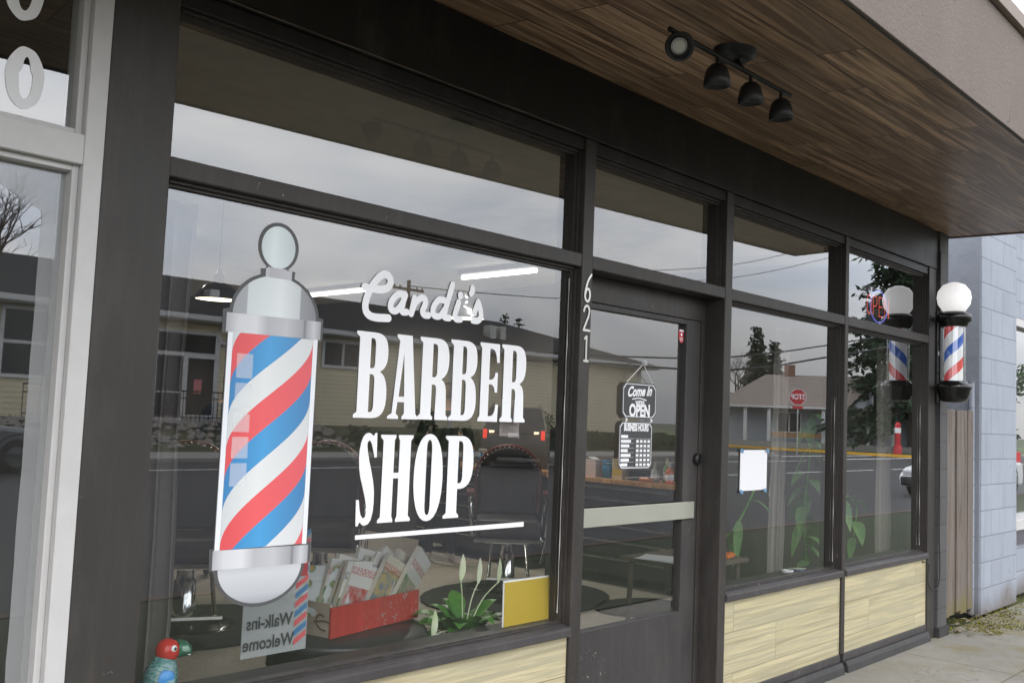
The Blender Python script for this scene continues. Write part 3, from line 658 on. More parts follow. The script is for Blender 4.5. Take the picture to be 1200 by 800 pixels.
stroke('letter', [[(2.446, 1.885), (2.430, 1.835), (2.438, 1.821), (2.460, 1.822)], [(2.453, 1.912)]], SW, M['white'], let, GY)
stroke('apostrophe', [[(2.515, 1.948), (2.516, 1.937), (2.509, 1.926)]], .024, M['white'], let, GY)
stroke('letter', [[(2.530, 1.853), (2.549, 1.898)], [(2.549, 1.896), (2.563, 1.869), (2.566, 1.842), (2.551, 1.826), (2.524, 1.824)]], SW, M['white'], let, GY)

# ---------------------------------------------------------------- printed barber-pole sticker
dec = empty('barber_pole_sticker', 'tall printed barber pole sticker with red white and blue stripes on the largest pane', 'window sticker')
CX = 1.659
M['d_out'] = plain('print_outline', (.085, .085, .088), .5, 0, .05)
M['d_globe'] = print_grad('print_globe', [(0, (.62, .70, .72)), (.35, (.80, .88, .89)), (1, (.56, .63, .65))], 0, CX-.07, CX+.07)
M['d_dome'] = print_grad('print_dome', [(0, (.36, .37, .39)), (.16, (.40, .42, .44)), (.17, (.66, .71, .72)), (.55, (.80, .84, .84)), (.78, (.60, .63, .64)), (.79, (.32, .33, .35)), (1, (.22, .22, .24))], 0, CX-.155, CX+.155)
M['d_band'] = print_grad('print_band', [(0, (.42, .42, .44)), (.12, (.66, .66, .69)), (.3, (.72, .72, .75)), (.42, (.48, .48, .51)), (.62, (.55, .55, .58)), (.80, (.36, .36, .39)), (.82, (.20, .20, .22)), (.84, (.36, .36, .39)), (.92, (.58, .58, .61)), (1, (.34, .34, .36))], 0, CX-.172, CX+.172)
M['d_bowl'] = print_grad('print_bowl', [(0, (.30, .31, .34)), (.3, (.50, .51, .54)), (.75, (.60, .61, .63)), (.93, (.52, .53, .56)), (.96, (.25, .26, .29)), (1, (.25, .26, .29))], 2, .85, .985)
M['d_white'] = print_grad('print_white', [(0, (.62, .65, .66)), (.4, (.80, .81, .81)), (1, (.66, .68, .69))], 0, CX-.15, CX+.15)
M['d_red'] = print_grad('print_red', [(0, (.72, .09, .10)), (.4, (.86, .13, .14)), (1, (.74, .12, .14))], 0, CX-.15, CX+.15)
M['d_blue'] = print_grad('print_blue', [(0, (.05, .22, .48)), (.45, (.08, .36, .70)), (1, (.07, .22, .45))], 0, CX-.15, CX+.15)
M['d_edge'] = plain('print_edge_white', (.84, .86, .9), .5, 0, .02)
def ell(cx, cz, rx, rz, a0=0, a1=2*PI, n=40): return [(cx+rx*math.cos(a0+(a1-a0)*k/n), cz+rz*math.sin(a0+(a1-a0)*k/n)) for k in range(n+1 if a1-a0 < 6.2 else n)]
Y1, Y2, Y3, Y4 = .0585, .0575, .0567, .0560
# dark outline as one silhouette
sil = ell(CX, .975, .160, .126, PI, 2*PI)[:]           # bowl, left to right along the bottom
sil += [(CX+.170, .980), (CX+.180, .966), (CX+.182, 1.032), (CX+.166, 1.036), (CX+.166, 1.683), (CX+.182, 1.688), (CX+.182, 1.759), (CX+.164, 1.762)]
sil += ell(CX, 1.748, .164, .140, R(8), R(68), 14) + [(CX+.063, 1.900), (CX+.040, 1.902)]
sil += ell(CX-.003, 1.972, .074, .078, R(-58), R(238), 34) + [(CX-.046, 1.898), (CX-.063, 1.896)]
sil += ell(CX, 1.748, .164, .140, R(112), R(172), 14) + [(CX-.164, 1.760), (CX-.185, 1.756), (CX-.183, 1.685), (CX-.166, 1.683), (CX-.166, 1.036), (CX-.180, 1.036), (CX-.176, .966), (CX-.165, .975)]
flat('outline', [sil], M['d_out'], dec, Y1)
flat('globe', [ell(CX-.004, 1.970, .062, .068)], M['d_globe'], dec, Y2)
flat('neck', [[(CX-.046, 1.872), (CX+.050, 1.872), (CX+.050, 1.901), (CX+.030, 1.901), (CX+.030, 1.904), (CX-.040, 1.904), (CX-.040, 1.9), (CX-.046, 1.9)]], M['d_band'], dec, Y3)
flat('dome', [ell(CX, 1.748, .152, .130, 0, PI)], M['d_dome'], dec, Y2)
flat('band', [[(CX-.172, 1.688), (CX+.172, 1.690), (CX+.172, 1.750), (CX-.172, 1.747)]], M['d_band'], dec, Y3)
flat('edge_strip', [[(CX-.163, 1.031), (CX-.146, 1.031), (CX-.146, 1.688), (CX-.163, 1.688)]], M['d_edge'], dec, Y2)
flat('edge_strip', [[(CX+.146, 1.030), (CX+.163, 1.029), (CX+.163, 1.690), (CX+.146, 1.690)]], M['d_edge'], dec, Y2)
rr_ = .1455; zb, zt_ = 1.031, 1.689
def stripe(mat, z_off):
    for k in range(-2, 6):
        mb = MB(); n = 36; last = None; cnt = 0
        for i in range(n+1):
            th = -90+180*i/n; x = CX+rr_*math.sin(R(th)); top = 1.295 + .35*(th-90)/180 + z_off + k*.291
            a = min(max(top-.097, zb), zt_); b = min(max(top, zb), zt_)
            if last and (b-a > 1e-5 or last[2]-last[1] > 1e-5):
                mb.quad((last[0], Y2, last[1]), (x, Y2, a), (x, Y2, b), (last[0], Y2, last[2])); cnt += 1
            last = (x, a, b)
        if cnt: mb.build('stripe', mat, dec)
stripe(M['d_blue'], 0); stripe(M['d_white'], -.097); stripe(M['d_red'], .097)
for a, b in ((1.55, 1.625), (1.455, 1.535), (1.385, 1.440), (1.305, 1.370), (1.22, 1.29)):
    flat('glint', [[(CX-.128, a), (CX-.072, a), (CX-.072, b), (CX-.128, b)]], M['highlight'], dec, Y3)
flat('band', [[(CX-.168, .973), (CX+.170, .968), (CX+.170, 1.026), (CX-.168, 1.031)]], M['d_band'], dec, Y3)
flat('bowl', [ell(CX, .972, .148, .112, PI, 2*PI)], M['d_bowl'], dec, Y2)

# ---------------------------------------------------------------- small things on the panes
p = MB(); n = 10
for i in range(n):
    for j in range(2):
        x0, x1 = 4.535+.295*i/n, 4.535+.295*(i+1)/n
        f = lambda x: .0545-.004*math.sin((x-4.535)*16)
        za, zb2 = 1.118+.108*j, 1.118+.108*(j+1)
        p.add([(x0, f(x0), za), (x1, f(x1), za), (x1, f(x1), zb2), (x0, f(x0), zb2)], [(0, 1, 2, 3)], 0, True)
pg = empty('window_paper', 'blank white sheet of paper taped to the pane right of the door', 'paper')
p.build('sheet', M['paperwhite'], pg)
for x, z in ((4.545, 1.33), (4.82, 1.332), (4.548, 1.113), (4.80, 1.115)): MB().obox((x, .0488, z), (.028, .001, .018), (0, R(20), 0)).build('tape', M['tape'], pg)
nt_ = empty('notice', 'small translucent notice with faint lines of print hung behind the last letters of the lettering', 'notice')
MB().quad((2.735, .095, 1.385), (2.848, .095, 1.385), (2.848, .095, 1.532), (2.735, .095, 1.532)).build('sheet', M['noticepaper'], nt_)
mb = MB()
for i in range(7): mb.box(2.75, 2.832-.02*(i % 3), .0925, .0935, 1.402+i*.009, 1.404+i*.009)
mb.build('print', M['plate'], nt_)
# red sticker on the door glass
stk = empty('door_sticker', 'small red and white shield sticker at the top right of the door glass', 'sticker')
flat('backing', [[(4.052, 1.895), (4.066, 1.868), (4.086, 1.868), (4.098, 1.895), (4.096, 1.925), (4.09, 1.937), (4.08, 1.931), (4.074, 1.939), (4.066, 1.931), (4.058, 1.937), (4.052, 1.925)]], M['stopred'], stk, .1395)
for z in (1.878, 1.889): flat('print', [[(4.060, z), (4.09, z), (4.09, z+.004), (4.060, z+.004)]], M['white'], stk, .1385)
flat('print', [[(4.068, 1.902), (4.082, 1.902), (4.082, 1.914), (4.075, 1.92), (4.068, 1.914)]], M['white'], stk, .1385)
flat('print', [[(4.056, 1.925), (4.094, 1.925), (4.092, 1.934), (4.058, 1.934)]], M['white'], stk, .1385)

# hanging signs inside the door
def plate(par, x0, x1, z0, z1, c, y):
    def oct_(i): return [(x0+c+i, z0+i), (x1-c-i, z0+i), (x1-i, z0+c+i), (x1-i, z1-c-i), (x1-c-i, z1-i), (x0+c+i, z1-i), (x0+i, z1-c-i), (x0+i, z0+c+i)]
    flat('board', [oct_(0)], M['plate'], par, y)
    flat('border', [oct_(.006), oct_(.0095)], M['white'], par, y-.002)
SY = .19
op = empty('open_sign', 'dark plaque with the word OPEN hung by a cord inside the door glass', 'sign')
plate(op, 3.665, 3.945, 1.478, 1.650, .022, SY)
cm = text('lettering', 'Come in', .066, M['white'], op, 3.806, SY-.003, 1.608, .0026, .86)
for v_ in cm.data.vertices: v_.co.x += (v_.co.z-1.608)*.32; v_.co.z += (v_.co.x-3.806)*.06
stroke('flourish', [[(3.745, 1.570), (3.80, 1.576), (3.86, 1.568)]], .005, M['white'], op, SY-.002)
text('lettering', "WE'RE", .026, M['white'], op, 3.806, SY-.003, 1.553, .0012)
text('lettering', 'OPEN', .082, M['white'], op, 3.806, SY-.003, 1.513, .0038, .80)
MB().tube([(3.70, SY, 1.652), (3.80, SY-.02, 1.742), (3.91, SY, 1.652)], .0022, 5).build('cord', M['white'], op)
MB().lathe([(0, -.016), (.014, -.014), (.017, -.004), (.017, 0)], (3.80, SY-.022, 1.748), 14, 0, (0, 1, 0)).build('suction_cup', M['clearsign'], op)
hr = empty('hours_sign', 'dark plaque listing business hours, hung below the OPEN plaque inside the door', 'sign')
plate(hr, 3.652, 3.925, 1.232, 1.462, .020, SY+.004)
text('lettering', 'BUSINESS HOURS', .046, M['white'], hr, 3.789, SY+.001, 1.432, .0024, .56)
mb = MB(); mw2 = MB()
for i in range(7):
    z = 1.390-i*.0225
    mw2.box(3.668, 3.722+.012*((i*5) % 3), SY, SY+.001, z-.007, z+.007)
    mw2.box(3.668, 3.772, SY, SY+.001, z-.0105, z-.0095)
    if i:
        for q in range(4): mw2.box(3.79+q*.031, 3.81+q*.031, SY, SY+.001, z-.006, z+.006)
    mw2.box(3.786, 3.912, SY, SY+.001, z-.0105, z-.0095)
mw2.build('timetable', M['white'], hr)
for x in (3.70, 3.905): MB().tube([(x, SY+.002, 1.478), (x+.006, SY-.003, 1.470), (x, SY+.002, 1.460)], .004, 6).build('link', M['white'], hr)

for o_s in (op, hr): o_s.scale = (.976, 1, .976); o_s.location = (0, .126-SY, 1.472*(1-.976))

# LED OPEN sign behind the last transom
led = empty('led_sign', 'lit LED sign reading OPEN in red inside a dotted blue oval behind the rightmost transom', 'sign')
LY = .20; lx0 = 6.43; lw = .100
def led_l(runs, i): stroke('lettering', [[(lx0+i*lw+a*.068, 2.268+b*.135) for a, b in r] for r in runs], .0075, M['ledred'], led, LY-.012)
led_l([[(.5, 0), (.1, .15), (0, .5), (.1, .85), (.5, 1), (.9, .85), (1, .5), (.9, .15), (.5, 0)]], 0)
led_l([[(0, 0), (0, 1)], [(0, 1), (.7, .97), (.95, .75), (.7, .5), (0, .47)]], 1)
led_l([[(1, 0), (0, 0)], [(0, 0), (0, 1)], [(0, 1), (1, 1)], [(0, .5), (.8, .5)]], 2)
led_l([[(0, 0), (0, 1)], [(0, 1), (1, 0)], [(1, 0), (1, 1)]], 3)
mb = MB()
for i in range(52):
    a = 2*PI*i/52
    mb.obox((6.625+.145*math.cos(a), LY-.012, 2.335+.112*math.sin(a)), (.0075, .006, .0075))
mb.build('light_ring', M['ledblue'], led)
MB().box(6.40, 6.87, LY, LY+.012, 2.19, 2.48).build('backing', M['black'], led)
MB().tube([(6.5, LY, 2.48), (6.5, LY, 2.82)], .002, 5).build('cord', M['black'], led)

# ================================================================== track light under canopy
tl = empty('track_light', 'black spotlight rail with four heads under the wooden canopy', 'spotlight', (3.101, -.713, 2.885))
MB().lathe([(0, -.045), (.05, -.045), (.075, -.03), (.082, .004)], (0, 0, 0), 28).build('mount', M['black'], tl)
MB().tube([(-.492, -.038, -.092), (.371, -.034, -.085)], .0095, 10).build('rail', M['black'], tl)
MB().tube([(0, 0, -.04), (0, -.036, -.088)], .009, 8).build('stem', M['black'], tl)
M['lens'] = plain('lamp_lens', (.75, .74, .68), .25)
for x, d in ((-.447, (-.62, -.66, -.42)), (-.183, (.10, .05, -1)), (.055, (.15, .05, -1)), (.292, (.12, .0, -1))):
    top = Vector((x, -.036, -.089)); d = Vector(d).normalized(); c = top + Vector((0, 0, -.045)) + d*.02
    h = MB(); h.lathe([(0, -.055), (.022, -.052), (.038, -.035), (.047, 0), (.049, .028), (.043, .030), (.040, .012), (0, .010)], c+d*.02, 24, 0, d)
    h.tube([top, top+Vector((0, 0, -.03)), c], .007, 8)
    hd = h.build('spot_head', M['black'], tl)
    MB().lathe([(0, .0), (.020, .0), (.024, -.004)], c+d*.034, 20, 0, d).build('lens', M['lens'], hd)
    MB().lathe([(.024, .0), (.028, .0), (.030, -.006)], c+d*.034, 20, 0, d).build('lens_ring', M['steel'], hd)

# ================================================================== real barber pole
bp = empty('barber_pole', 'lit barber pole with white globe on the right end of the shopfront', 'barber pole', (7.162, -.14, 0))
MB().lathe([(.045, 2.335), (.075, 2.345), (.108, 2.395), (.116, 2.445), (.108, 2.49), (.075, 2.535), (.03, 2.553), (0, 2.555)], (0, 0, 0), 36).build('globe', M['globe'], bp)
MB().lathe([(0, 2.338), (.085, 2.338), (.09, 2.33), (.115, 2.322), (.122, 2.31), (.118, 2.275), (.105, 2.262), (.095, 2.25), (.092, 2.232), (0, 2.23)], (0, 0, 0), 36).build('collar', M['blackgloss'], bp)
m, t, n_, l_ = nt('spiral_stripes')
tcn = N(t, 'ShaderNodeTexCoord'); s3 = N(t, 'ShaderNodeSeparateXYZ'); l_.new(tcn.outputs['Object'], s3.inputs[0])
ang = mth(t, 'DIVIDE', mth(t, 'ARCTAN2', s3.outputs[1], s3.outputs[0]), 2*PI)
fr = mth(t, 'FRACT', mth(t, 'ADD', mth(t, 'SUBTRACT', mth(t, 'MULTIPLY', s3.outputs[2], 2.95), ang), .30))
cc = ramp(t, fr, [(0, (.80, .80, .84)), (.27, (.66, .045, .05)), (.5, (.80, .80, .84)), (.77, (.03, .12, .52))], 'CONSTANT')
b = N(t, 'ShaderNodeBsdfPrincipled'); l_.new(cc, b.inputs['Base Color']); b.inputs['Roughness'].default_value = .15
l_.new(cc, b.inputs['Emission Color']); b.inputs['Emission Strength'].default_value = .35
o_ = N(t, 'ShaderNodeOutputMaterial'); l_.new(b.outputs[0], o_.inputs[0]); M['spiral'] = m
MB().lathe([(.062, 1.82), (.062, 2.24)], (0, 0, 0), 36).build('striped_cylinder', M['spiral'], bp)
MB().lathe([(.078, 1.825), (.078, 2.235)], (0, 0, 0), 36).build('glass_cylinder', M['glass'], bp)
MB().lathe([(0, 1.84), (.09, 1.84), (.095, 1.825), (.118, 1.815), (.122, 1.79), (.112, 1.775), (.104, 1.74), (.09, 1.70), (.06, 1.688), (0, 1.685)], (0, 0, 0), 36).build('base_cup', M['blackgloss'], bp)
br_ = MB(); br_.box(.035, .075, .128, .142, 1.68, 2.36)
for z in (1.80, 2.30): br_.tube([(.055, .135, z), (.05, .09, z), (.03, .0, z)], .013, 8)
for z in (1.9, 2.12): br_.lathe([(.008, 0), (.008, .01), (0, .012)], (.055, .128, z), 8, 0, (0, -1, 0))
br_.build('bracket', M['black'], bp, .002)
MB().box(.042, .066, .121, .127, 2.03, 2.06).build('maker_tag', M['paperwhite'], bp)
# cable down the end of the front
MB().tube(cr([(7.222, -.022, 2.80), (7.224, -.022, 2.2), (7.220, -.024, 1.7), (7.226, -.024, 1.2), (7.222, -.026, .75), (7.225, -.03, .52), (7.19, -.035, .38), (7.11, -.03, .35), (7.05, -.022, .37), (7.03, -.018, .43), (7.06, -.014, .50), (7.045, -.012, .54), (6.99, .006, .555)], 6), .0042, 6).build('power_cable', tag and M['wire'])
tag(bpy.data.objects['power_cable'], 'thin black cable running down the end of the shopfront and looping at the board panel', 'cable')

# ================================================================== left neighbour
ln_ = empty('white_framed_shop', 'neighbouring shopfront with white painted window frame at the left edge', 'building')
fm = MB()
fm.box(1.003, 1.055, -.012, .12, 0, 2.95); fm.box(-2.2, 1.003, -.010, .12, 2.085, 2.165); fm.box(-2.2, 1.003, -.010, .12, 2.86, 2.95); fm.box(-2.2, 1.003, -.01, .12, 0, .5)
fm.box(.985, 1.003, .012, .1, .5, 2.085); fm.box(.985, 1.003, .012, .1, 2.165, 2.86)
fm.box(-2.2, .985, .0135, .1, 2.068, 2.085); fm.box(-2.2, .985, .0135, .1, 2.165, 2.182)
fm.build('window_frame', M['whitepaint'], ln_, .003)
def pane2(z0, z1, tilt, nm='pane'):
    zc = (z0+z1)/2; tn = math.tan(tilt)
    return MB().add([(x, .05+(z-zc)*tn, z) for x, z in ((-2.2, z0), (.99, z0), (.99, z1), (-2.2, z1))], [(0, 1, 2, 3)]).build(nm, M['glass_old'], ln_, recalc=False)
pane2(.5, 2.075, 0); pane2(2.175, 2.87, 0)
# painted white margin and hand-painted figures
def wob(x0, x1, z0, z1, a=.004, n=24):
    out = []
    for i in range(n): out.append((x0+(x1-x0)*i/n, z0+random.uniform(-a, a)))
    for i in range(n): out.append((x1+random.uniform(-a, a), z0+(z1-z0)*i/n))
    for i in range(n): out.append((x1-(x1-x0)*i/n, z1+random.uniform(-a, a)))
    for i in range(n): out.append((x0+random.uniform(-a, a), z1-(z1-z0)*i/n))
    return out
inner = wob(-2.1, .930, .55, 2.015, .0015)
# rounded corner at the top right
inner = [p for p in inner if not (p[0] > .905 and p[1] > 1.99)]
flat('painted_margin', [[(-2.2, .5), (.986, .5), (.986, 2.068), (-2.2, 2.068)], inner], M['frost'], ln_, .0488)
def zero(cx, cz, rx, rz, hx, hz): 
    o = [(cx+rx*math.cos(a)*(1+.02*math.sin(5*a)), cz+rz*math.sin(a)*(1+.015*math.sin(7*a+1))) for a in [2*PI*k/40 for k in range(40)]]
    h = [(cx+.002+hx*math.cos(a)*(1.15 if math.sin(a) < .35 else .75), cz+hz*math.sin(a)) for a in [2*PI*k/30 for k in range(30)]]
    flat('painted_figure', [o, h], M['white'], ln_, .0482)
zero(.862, 2.292, .048, .082, .015, .056); zero(.745, 2.275, .048, .082, .015, .056); zero(.845, 2.525, .05, .085, .016, .058); zero(.73, 2.51, .05, .085, .016, .058)
bx_ = MB(); bx_.box(-2.2, -2.1, .1, 4, 0, 2.9); bx_.box(-2.2, 1.05, 3.9, 4, 0, 2.9); bx_.box(-2.2, 1.05, .13, 4, 2.85, 2.94); bx_.box(-2.2, 1.05, .13, 3.9, -.04, .004)
bx_.box(.99, 1.05, .121, 3.9, 0, 2.85)
bx_.build('inside_wall', M['intwall'], ln_)
MB().obox((.2, .9, 2.12), (2.2, .02, .9), (R(0), 0, 0)).build('blind', M['intceil'], ln_)

# ================================================================== gate and right neighbour
gt = empty('plank_gate', 'narrow weathered plank gate closing the gap beside the shop', 'gate', (7.405, .10, 0))
M['plankv'] = m = None
m, t, n_, l_ = nt('weathered_upright_board')
v = objvec(t, (38, 38, 1.6)); g = noise(t, v, 1, 7, .65, .6); big = noise(t, objvec(t), 2.2, 5)
k_ = mixc(t, ramp(t, g, [(.35, 0.), (.68, 1.)]), (.085, .066, .054), (.235, .195, .168))
k_ = mixc(t, ramp(t, big, [(.4, 0.), (.7, .6)]), k_, (.17, .155, .145))
s3 = N(t, 'ShaderNodeSeparateXYZ'); l_.new(objvec(t), s3.inputs[0])
k_ = mixc(t, mth(t, 'MULTIPLY', ramp(t, mth(t, 'ADD', mth(t, 'MULTIPLY', s3.outputs[2], -2.4), mth(t, 'MULTIPLY', big, 1.5)), [(.28, 0.), (.8, .75)]), 1), k_, (.17, .14, .035))
finish(t, k_, .9, 0, g, .6, .004); M['plankv'] = m
px = .01
for wd, dy in ((.13, .0), (.11, .012), (.15, .004), (.14, .014), (.12, .0), (.14, .01), (.14, .004)):
    MB().box(px, px+wd, dy, dy+.022, .06+random.uniform(-.02, .03), 1.655+random.uniform(-.01, .012)).build('plank', M['plankv'], gt, .003); px += wd+.004
MB().box(.01, .95, .03, .07, .3, .39).build('rail', M['plankv'], gt); MB().box(.01, .95, .03, .07, 1.3, 1.39).build('rail', M['plankv'], gt)
nb = empty('blue_grey_building', 'pale blue grey painted block building beyond the gap on the right', 'building')
MB().box(8.372, 8.50, .062, 9, 0, 3.7).build('side_wall', M['bluegrey_side'], nb, .006)
pw = MB(); pw.box(8.386, 9.33, .05, .35, 0, 3.70); pw.build('front_pier', M['bluegrey'], nb, .008)
ww = MB(); ww.box(9.33, 16, .17, .4, 0, .46); ww.box(9.33, 16, .17, .4, 2.58, 3.7); ww.build('front_wall', M['bluegrey'], nb)
MB().box(9.332, 16, .15, .4, .462, .60).build('dark_band', M['darktile'], nb)
wf = MB(); wf.box(9.332, 16, .12, .4, .602, .70); wf.box(9.332, 9.37, .17, .3, .70, 2.578); wf.box(9.37, 16, .172, .3, 2.50, 2.578)
wf = wf.build('shop_window', M['whitepaint'], nb, .004)
MB().quad((9.36, .24, .69), (16, .24, .69), (16, .24, 2.52), (9.36, .24, 2.52)).build('pane', M['glass'], wf, recalc=False)
MB().box(9.34, 16, .9, 1, 0, 3).build('inside_wall', M['intwall'], nb)
MB().box(8.38, 16, .055, .5, 3.702, 3.78).build('coping', M['bluegrey'], nb)
MB().tube([(8.362, .12, 0), (8.362, .12, 1.9)], .022, 10).build('drain_pipe', M['bluegrey'], nb)
# litter and moss at the foot of the gate
mb = MB()
for i in range(46):
    x = 7.42+random.random()**1.3*1.3; y = random.uniform(-.20, .10)-.05*(x-7.4)
    a = random.uniform(0, 2*PI); mb.leaf((x, y, .008+random.random()*.03), (math.cos(a), math.sin(a), random.uniform(.0, .6)), random.uniform(.04, .09), random.uniform(.012, .024), droop=.3, seg=4)
tag(mb.build('leaf_litter', M['deadleaf']), 'dead leaves gathered at the foot of the plank gate', 'leaves', kind='stuff')
mb = MB()
def tuft(x, y, r, h, n):
    for i in range(n):
        a = random.uniform(0, 2*PI); q = r*math.sqrt(random.random())
        bx, by = x+q*math.cos(a), y+q*math.sin(a)*.55
        mb.leaf((bx, by, .0), (random.uniform(-.8, .8), random.uniform(-.8, .8), 1), h*random.uniform(.5, 1.2), .006, droop=.4, seg=2)
for x, y, r, n in ((7.55, .02, .16, 240), (7.9, -.10, .22, 330), (8.3, -.08, .30, 420), (8.7, -.02, .24, 330), (8.15, -.28, .16, 190), (7.75, -.24, .10, 90), (9.2, .06, .4, 380), (8.75, -.26, .14, 150), (9.6, .0, .5, 330), (8.0, .05, .2, 240)): tuft(x, y, r, .016, n)
for i in range(60):   # weeds in the joint
    tuft(7.0+i*.05+random.uniform(-.02, .02), -.72+random.uniform(-.02, .02), .03, .02, random.randint(1, 7))
tag(mb.build('moss_patch', M['moss']), 'yellow green moss spreading over the concrete by the pier', 'moss', kind='stuff')

# ================================================================== INSIDE THE SHOP
# grey curtain at the left end of the front window
def curtain(name, label, x0, x1, y, z0, z1, mat, waves, amp=.028, lean=0., lb=None):
    mb = MB(); n = waves*8; vs = []
    for j in range(7):
        z = z0+(z1-z0)*j/6; kx = 1+.10*math.sin(j*1.3)
        for i in range(n+1):
            u = i/n; ph = u*waves*2*PI
            vs.append((x0+(x1-x0)*(.5+(u-.5)*kx)+.008*math.sin(ph*2+1)+lean*(1-j/6), y+amp*math.sin(ph)*(1-.12*math.sin(j*2+i)), z))
    fs = [(j*(n+1)+i, j*(n+1)+i+1, (j+1)*(n+1)+i+1, (j+1)*(n+1)+i) for j in range(6) for i in range(n)]
    mb.add(vs, fs, 0, True)
    return tag(mb.build(name, mat), label, 'curtain', 'curtains drawn aside at the shop windows')
curtain('curtain', 'grey gathered curtain hanging beside the barber pole sticker at the left', 1.30, 1.475, .28, .55, 2.10, M['curtain'], 3, .03)
curtain('curtain', 'pale gathered curtain behind the pane with the taped white paper', 5.62, 5.74, .42, .5, 2.1, M['sheer'], 3, .03, -.06)
curtain('curtain', 'pale gathered curtain behind the rightmost window pane', 7.08, 7.24, .36, .5, 2.1, M['sheer'], 3, .03)

def pendant(loc, r, shade, label, inner):
    p = empty('pendant_lamp', label, 'lamp', loc, 0, 'pendant lamps hanging in the shop')
    s = r/.14
    prof = [(.0, .19), (.012, .19), (.016, .155), (.030, .15), (.032, .125), (.026, .118), (.040, .10), (.075, .088), (.112, .052), (.132, .015), (.14, 0), (.134, .0), (.126, .015), (.105, .045), (.06, .078), (0, .085)]
    MB().lathe([(a*s, b*s) for a, b in prof], (0, 0, 0), 32).build('shade', shade, p)
    MB().lathe([(.0, .0), (.135*s, .004*s), (.126*s, .012*s)], (0, 0, .001), 32).build('glowing_rim', M['bulb'], p)
    MB().tube([(0, 0, .19*s), (0, 0, 2.815-loc[2])], .004, 6).build('flex', M['black'], p)
    return p
pendant((3.09, 3.0, 2.125), .150, M['blackgloss'], 'black dome pendant lamp hanging just left of the sticker top', M['bulb'])
pendant((6.22, 4.0, 2.36), .20, M['chrome'], 'shiny metal dome pendant lamp behind the end of the script lettering', M['bulb'])
def tube_light(x, y0, y1, label):
    p = empty('tube_light', label, 'light', (x, y0, 2.77), 0, 'fluorescent tube lights on the shop ceiling')
    MB().box(-.045, .045, -.03, y1-y0+.03, .004, .048).build('fitting', M['steeldark'], p)
    MB().tube([(0, 0, -.022), (0, y1-y0, -.022)], .022, 10).build('tube', M['tube'], p)
    for fy in (.25, .75):
        ld = bpy.data.lights.new('tube_glow', 'SPOT'); ld.energy = 42*min(1, y1-y0); ld.spot_size = R(165); ld.spot_blend = .6; ld.shadow_soft_size = .02; ld.color = (1, .95, .86)
        lo = bpy.data.objects.new('tube_glow', ld); col.objects.link(lo); lo.parent = p; lo.location = (0, (y1-y0)*fy, -.07)
tube_light(6.17, 3.06, 4.0, 'lit tube light above the end of the script lettering')
tube_light(6.30, 5.62, 6.85, 'lit tube light beginning left of the script lettering and running behind the sticker')
tube_light(3.52, 4.40, 4.62, 'short lit tube light high at the left of the largest pane')

# barber chairs
def barber_chair(loc, rz, label):
    p = empty('barber_chair', label, 'barber chair', loc, rz, 'barber chairs on the shop floor')
    MB().lathe([(0, .05), (.10, .05), (.16, .04), (.30, .022), (.335, .012), (.34, 0)], (0, 0, .006), 36).build('base', M['blackgloss'], p)
    MB().lathe([(.075, .05), (.07, .30), (.055, .31), (.055, .42)], (0, 0, 0), 24).build('column', M['chrome'], p)
    MB().box(-.27, .27, -.27, .27, .45, .60).build('seat', M['leather'], p, .04)
    MB().box(-.285, .285, -.285, .285, .41, .45).build('seat_frame', M['chrome'], p, .008)
    n = 20; out = [(-.25, .60)] + [(-.27*math.cos(PI*k/n), .92+.26*math.sin(PI*k/n)) for k in range(n+1)] + [(.25, .60)]
    b = MB(); b.prism(out, 1, .22, .33); bk = b.build('backrest', M['leather'], p, .025)
    rim = [(x*1.03, .275, z+.01) for x, z in out[1:-1]]
    MB().tube([(-.265, .275, .62)]+rim+[(.265, .275, .62)], .022, 8).build('back_trim', M['oxblood'], bk)
    st = MB()
    for k in range(0, 21): 
        a = PI*k/20; st.lathe([(.009, 0), (.006, .006), (0, .008)], (-.268*math.cos(a), .245, .925+.258*math.sin(a)), 8, 0, (0, -1, 0)); st.lathe([(.009, 0), (.006, .006), (0, .008)], (-.268*math.cos(a), .333, .925+.258*math.sin(a)), 8, 0, (0, 1, 0))
    st.build('studs', M['chrome'], bk)
    for sx in (-1, 1):
        a = MB(); a.tube(cr([(sx*.30, .24, .47), (sx*.33, .24, .70), (sx*.33, .12, .775), (sx*.33, -.20, .775), (sx*.32, -.25, .66), (sx*.30, -.24, .47)], 5), .016, 8)
        am = a.build('armrest', M['chrome'], p)
        MB().box(sx*.33-.035, sx*.33+.035, -.21, .15, .785, .825).build('arm_pad', M['oxblood'], am, .012)
    f = MB(); f.tube([(-.14, -.26, .42), (-.16, -.46, .16)], .014, 8); f.tube([(.14, -.26, .42), (.16, -.46, .16)], .014, 8)
    f.build('footrest_arm', M['chrome'], p)
    MB().obox((0, -.54, .15), (.38, .24, .025), (R(-18), 0, 0)).build('footrest', M['steel'], p, .005)
    MB().tube([(.30, .10, .20), (.34, .04, .42), (.345, .02, .52)], .012, 8).build('pump_lever', M['chrome'], p)
    return p
bc = barber_chair((3.18, 3.35, 0), R(-25), 'barber chair nearest the grey curtain, partly behind the sticker')
dup(bc, (4.35, 3.5, 0), R(-40), 'barber chair with arched back just right of the striped sticker')
dup(bc, (5.98, 3.1, 0), R(-44), 'barber chair with studded round back below the last capital letters')
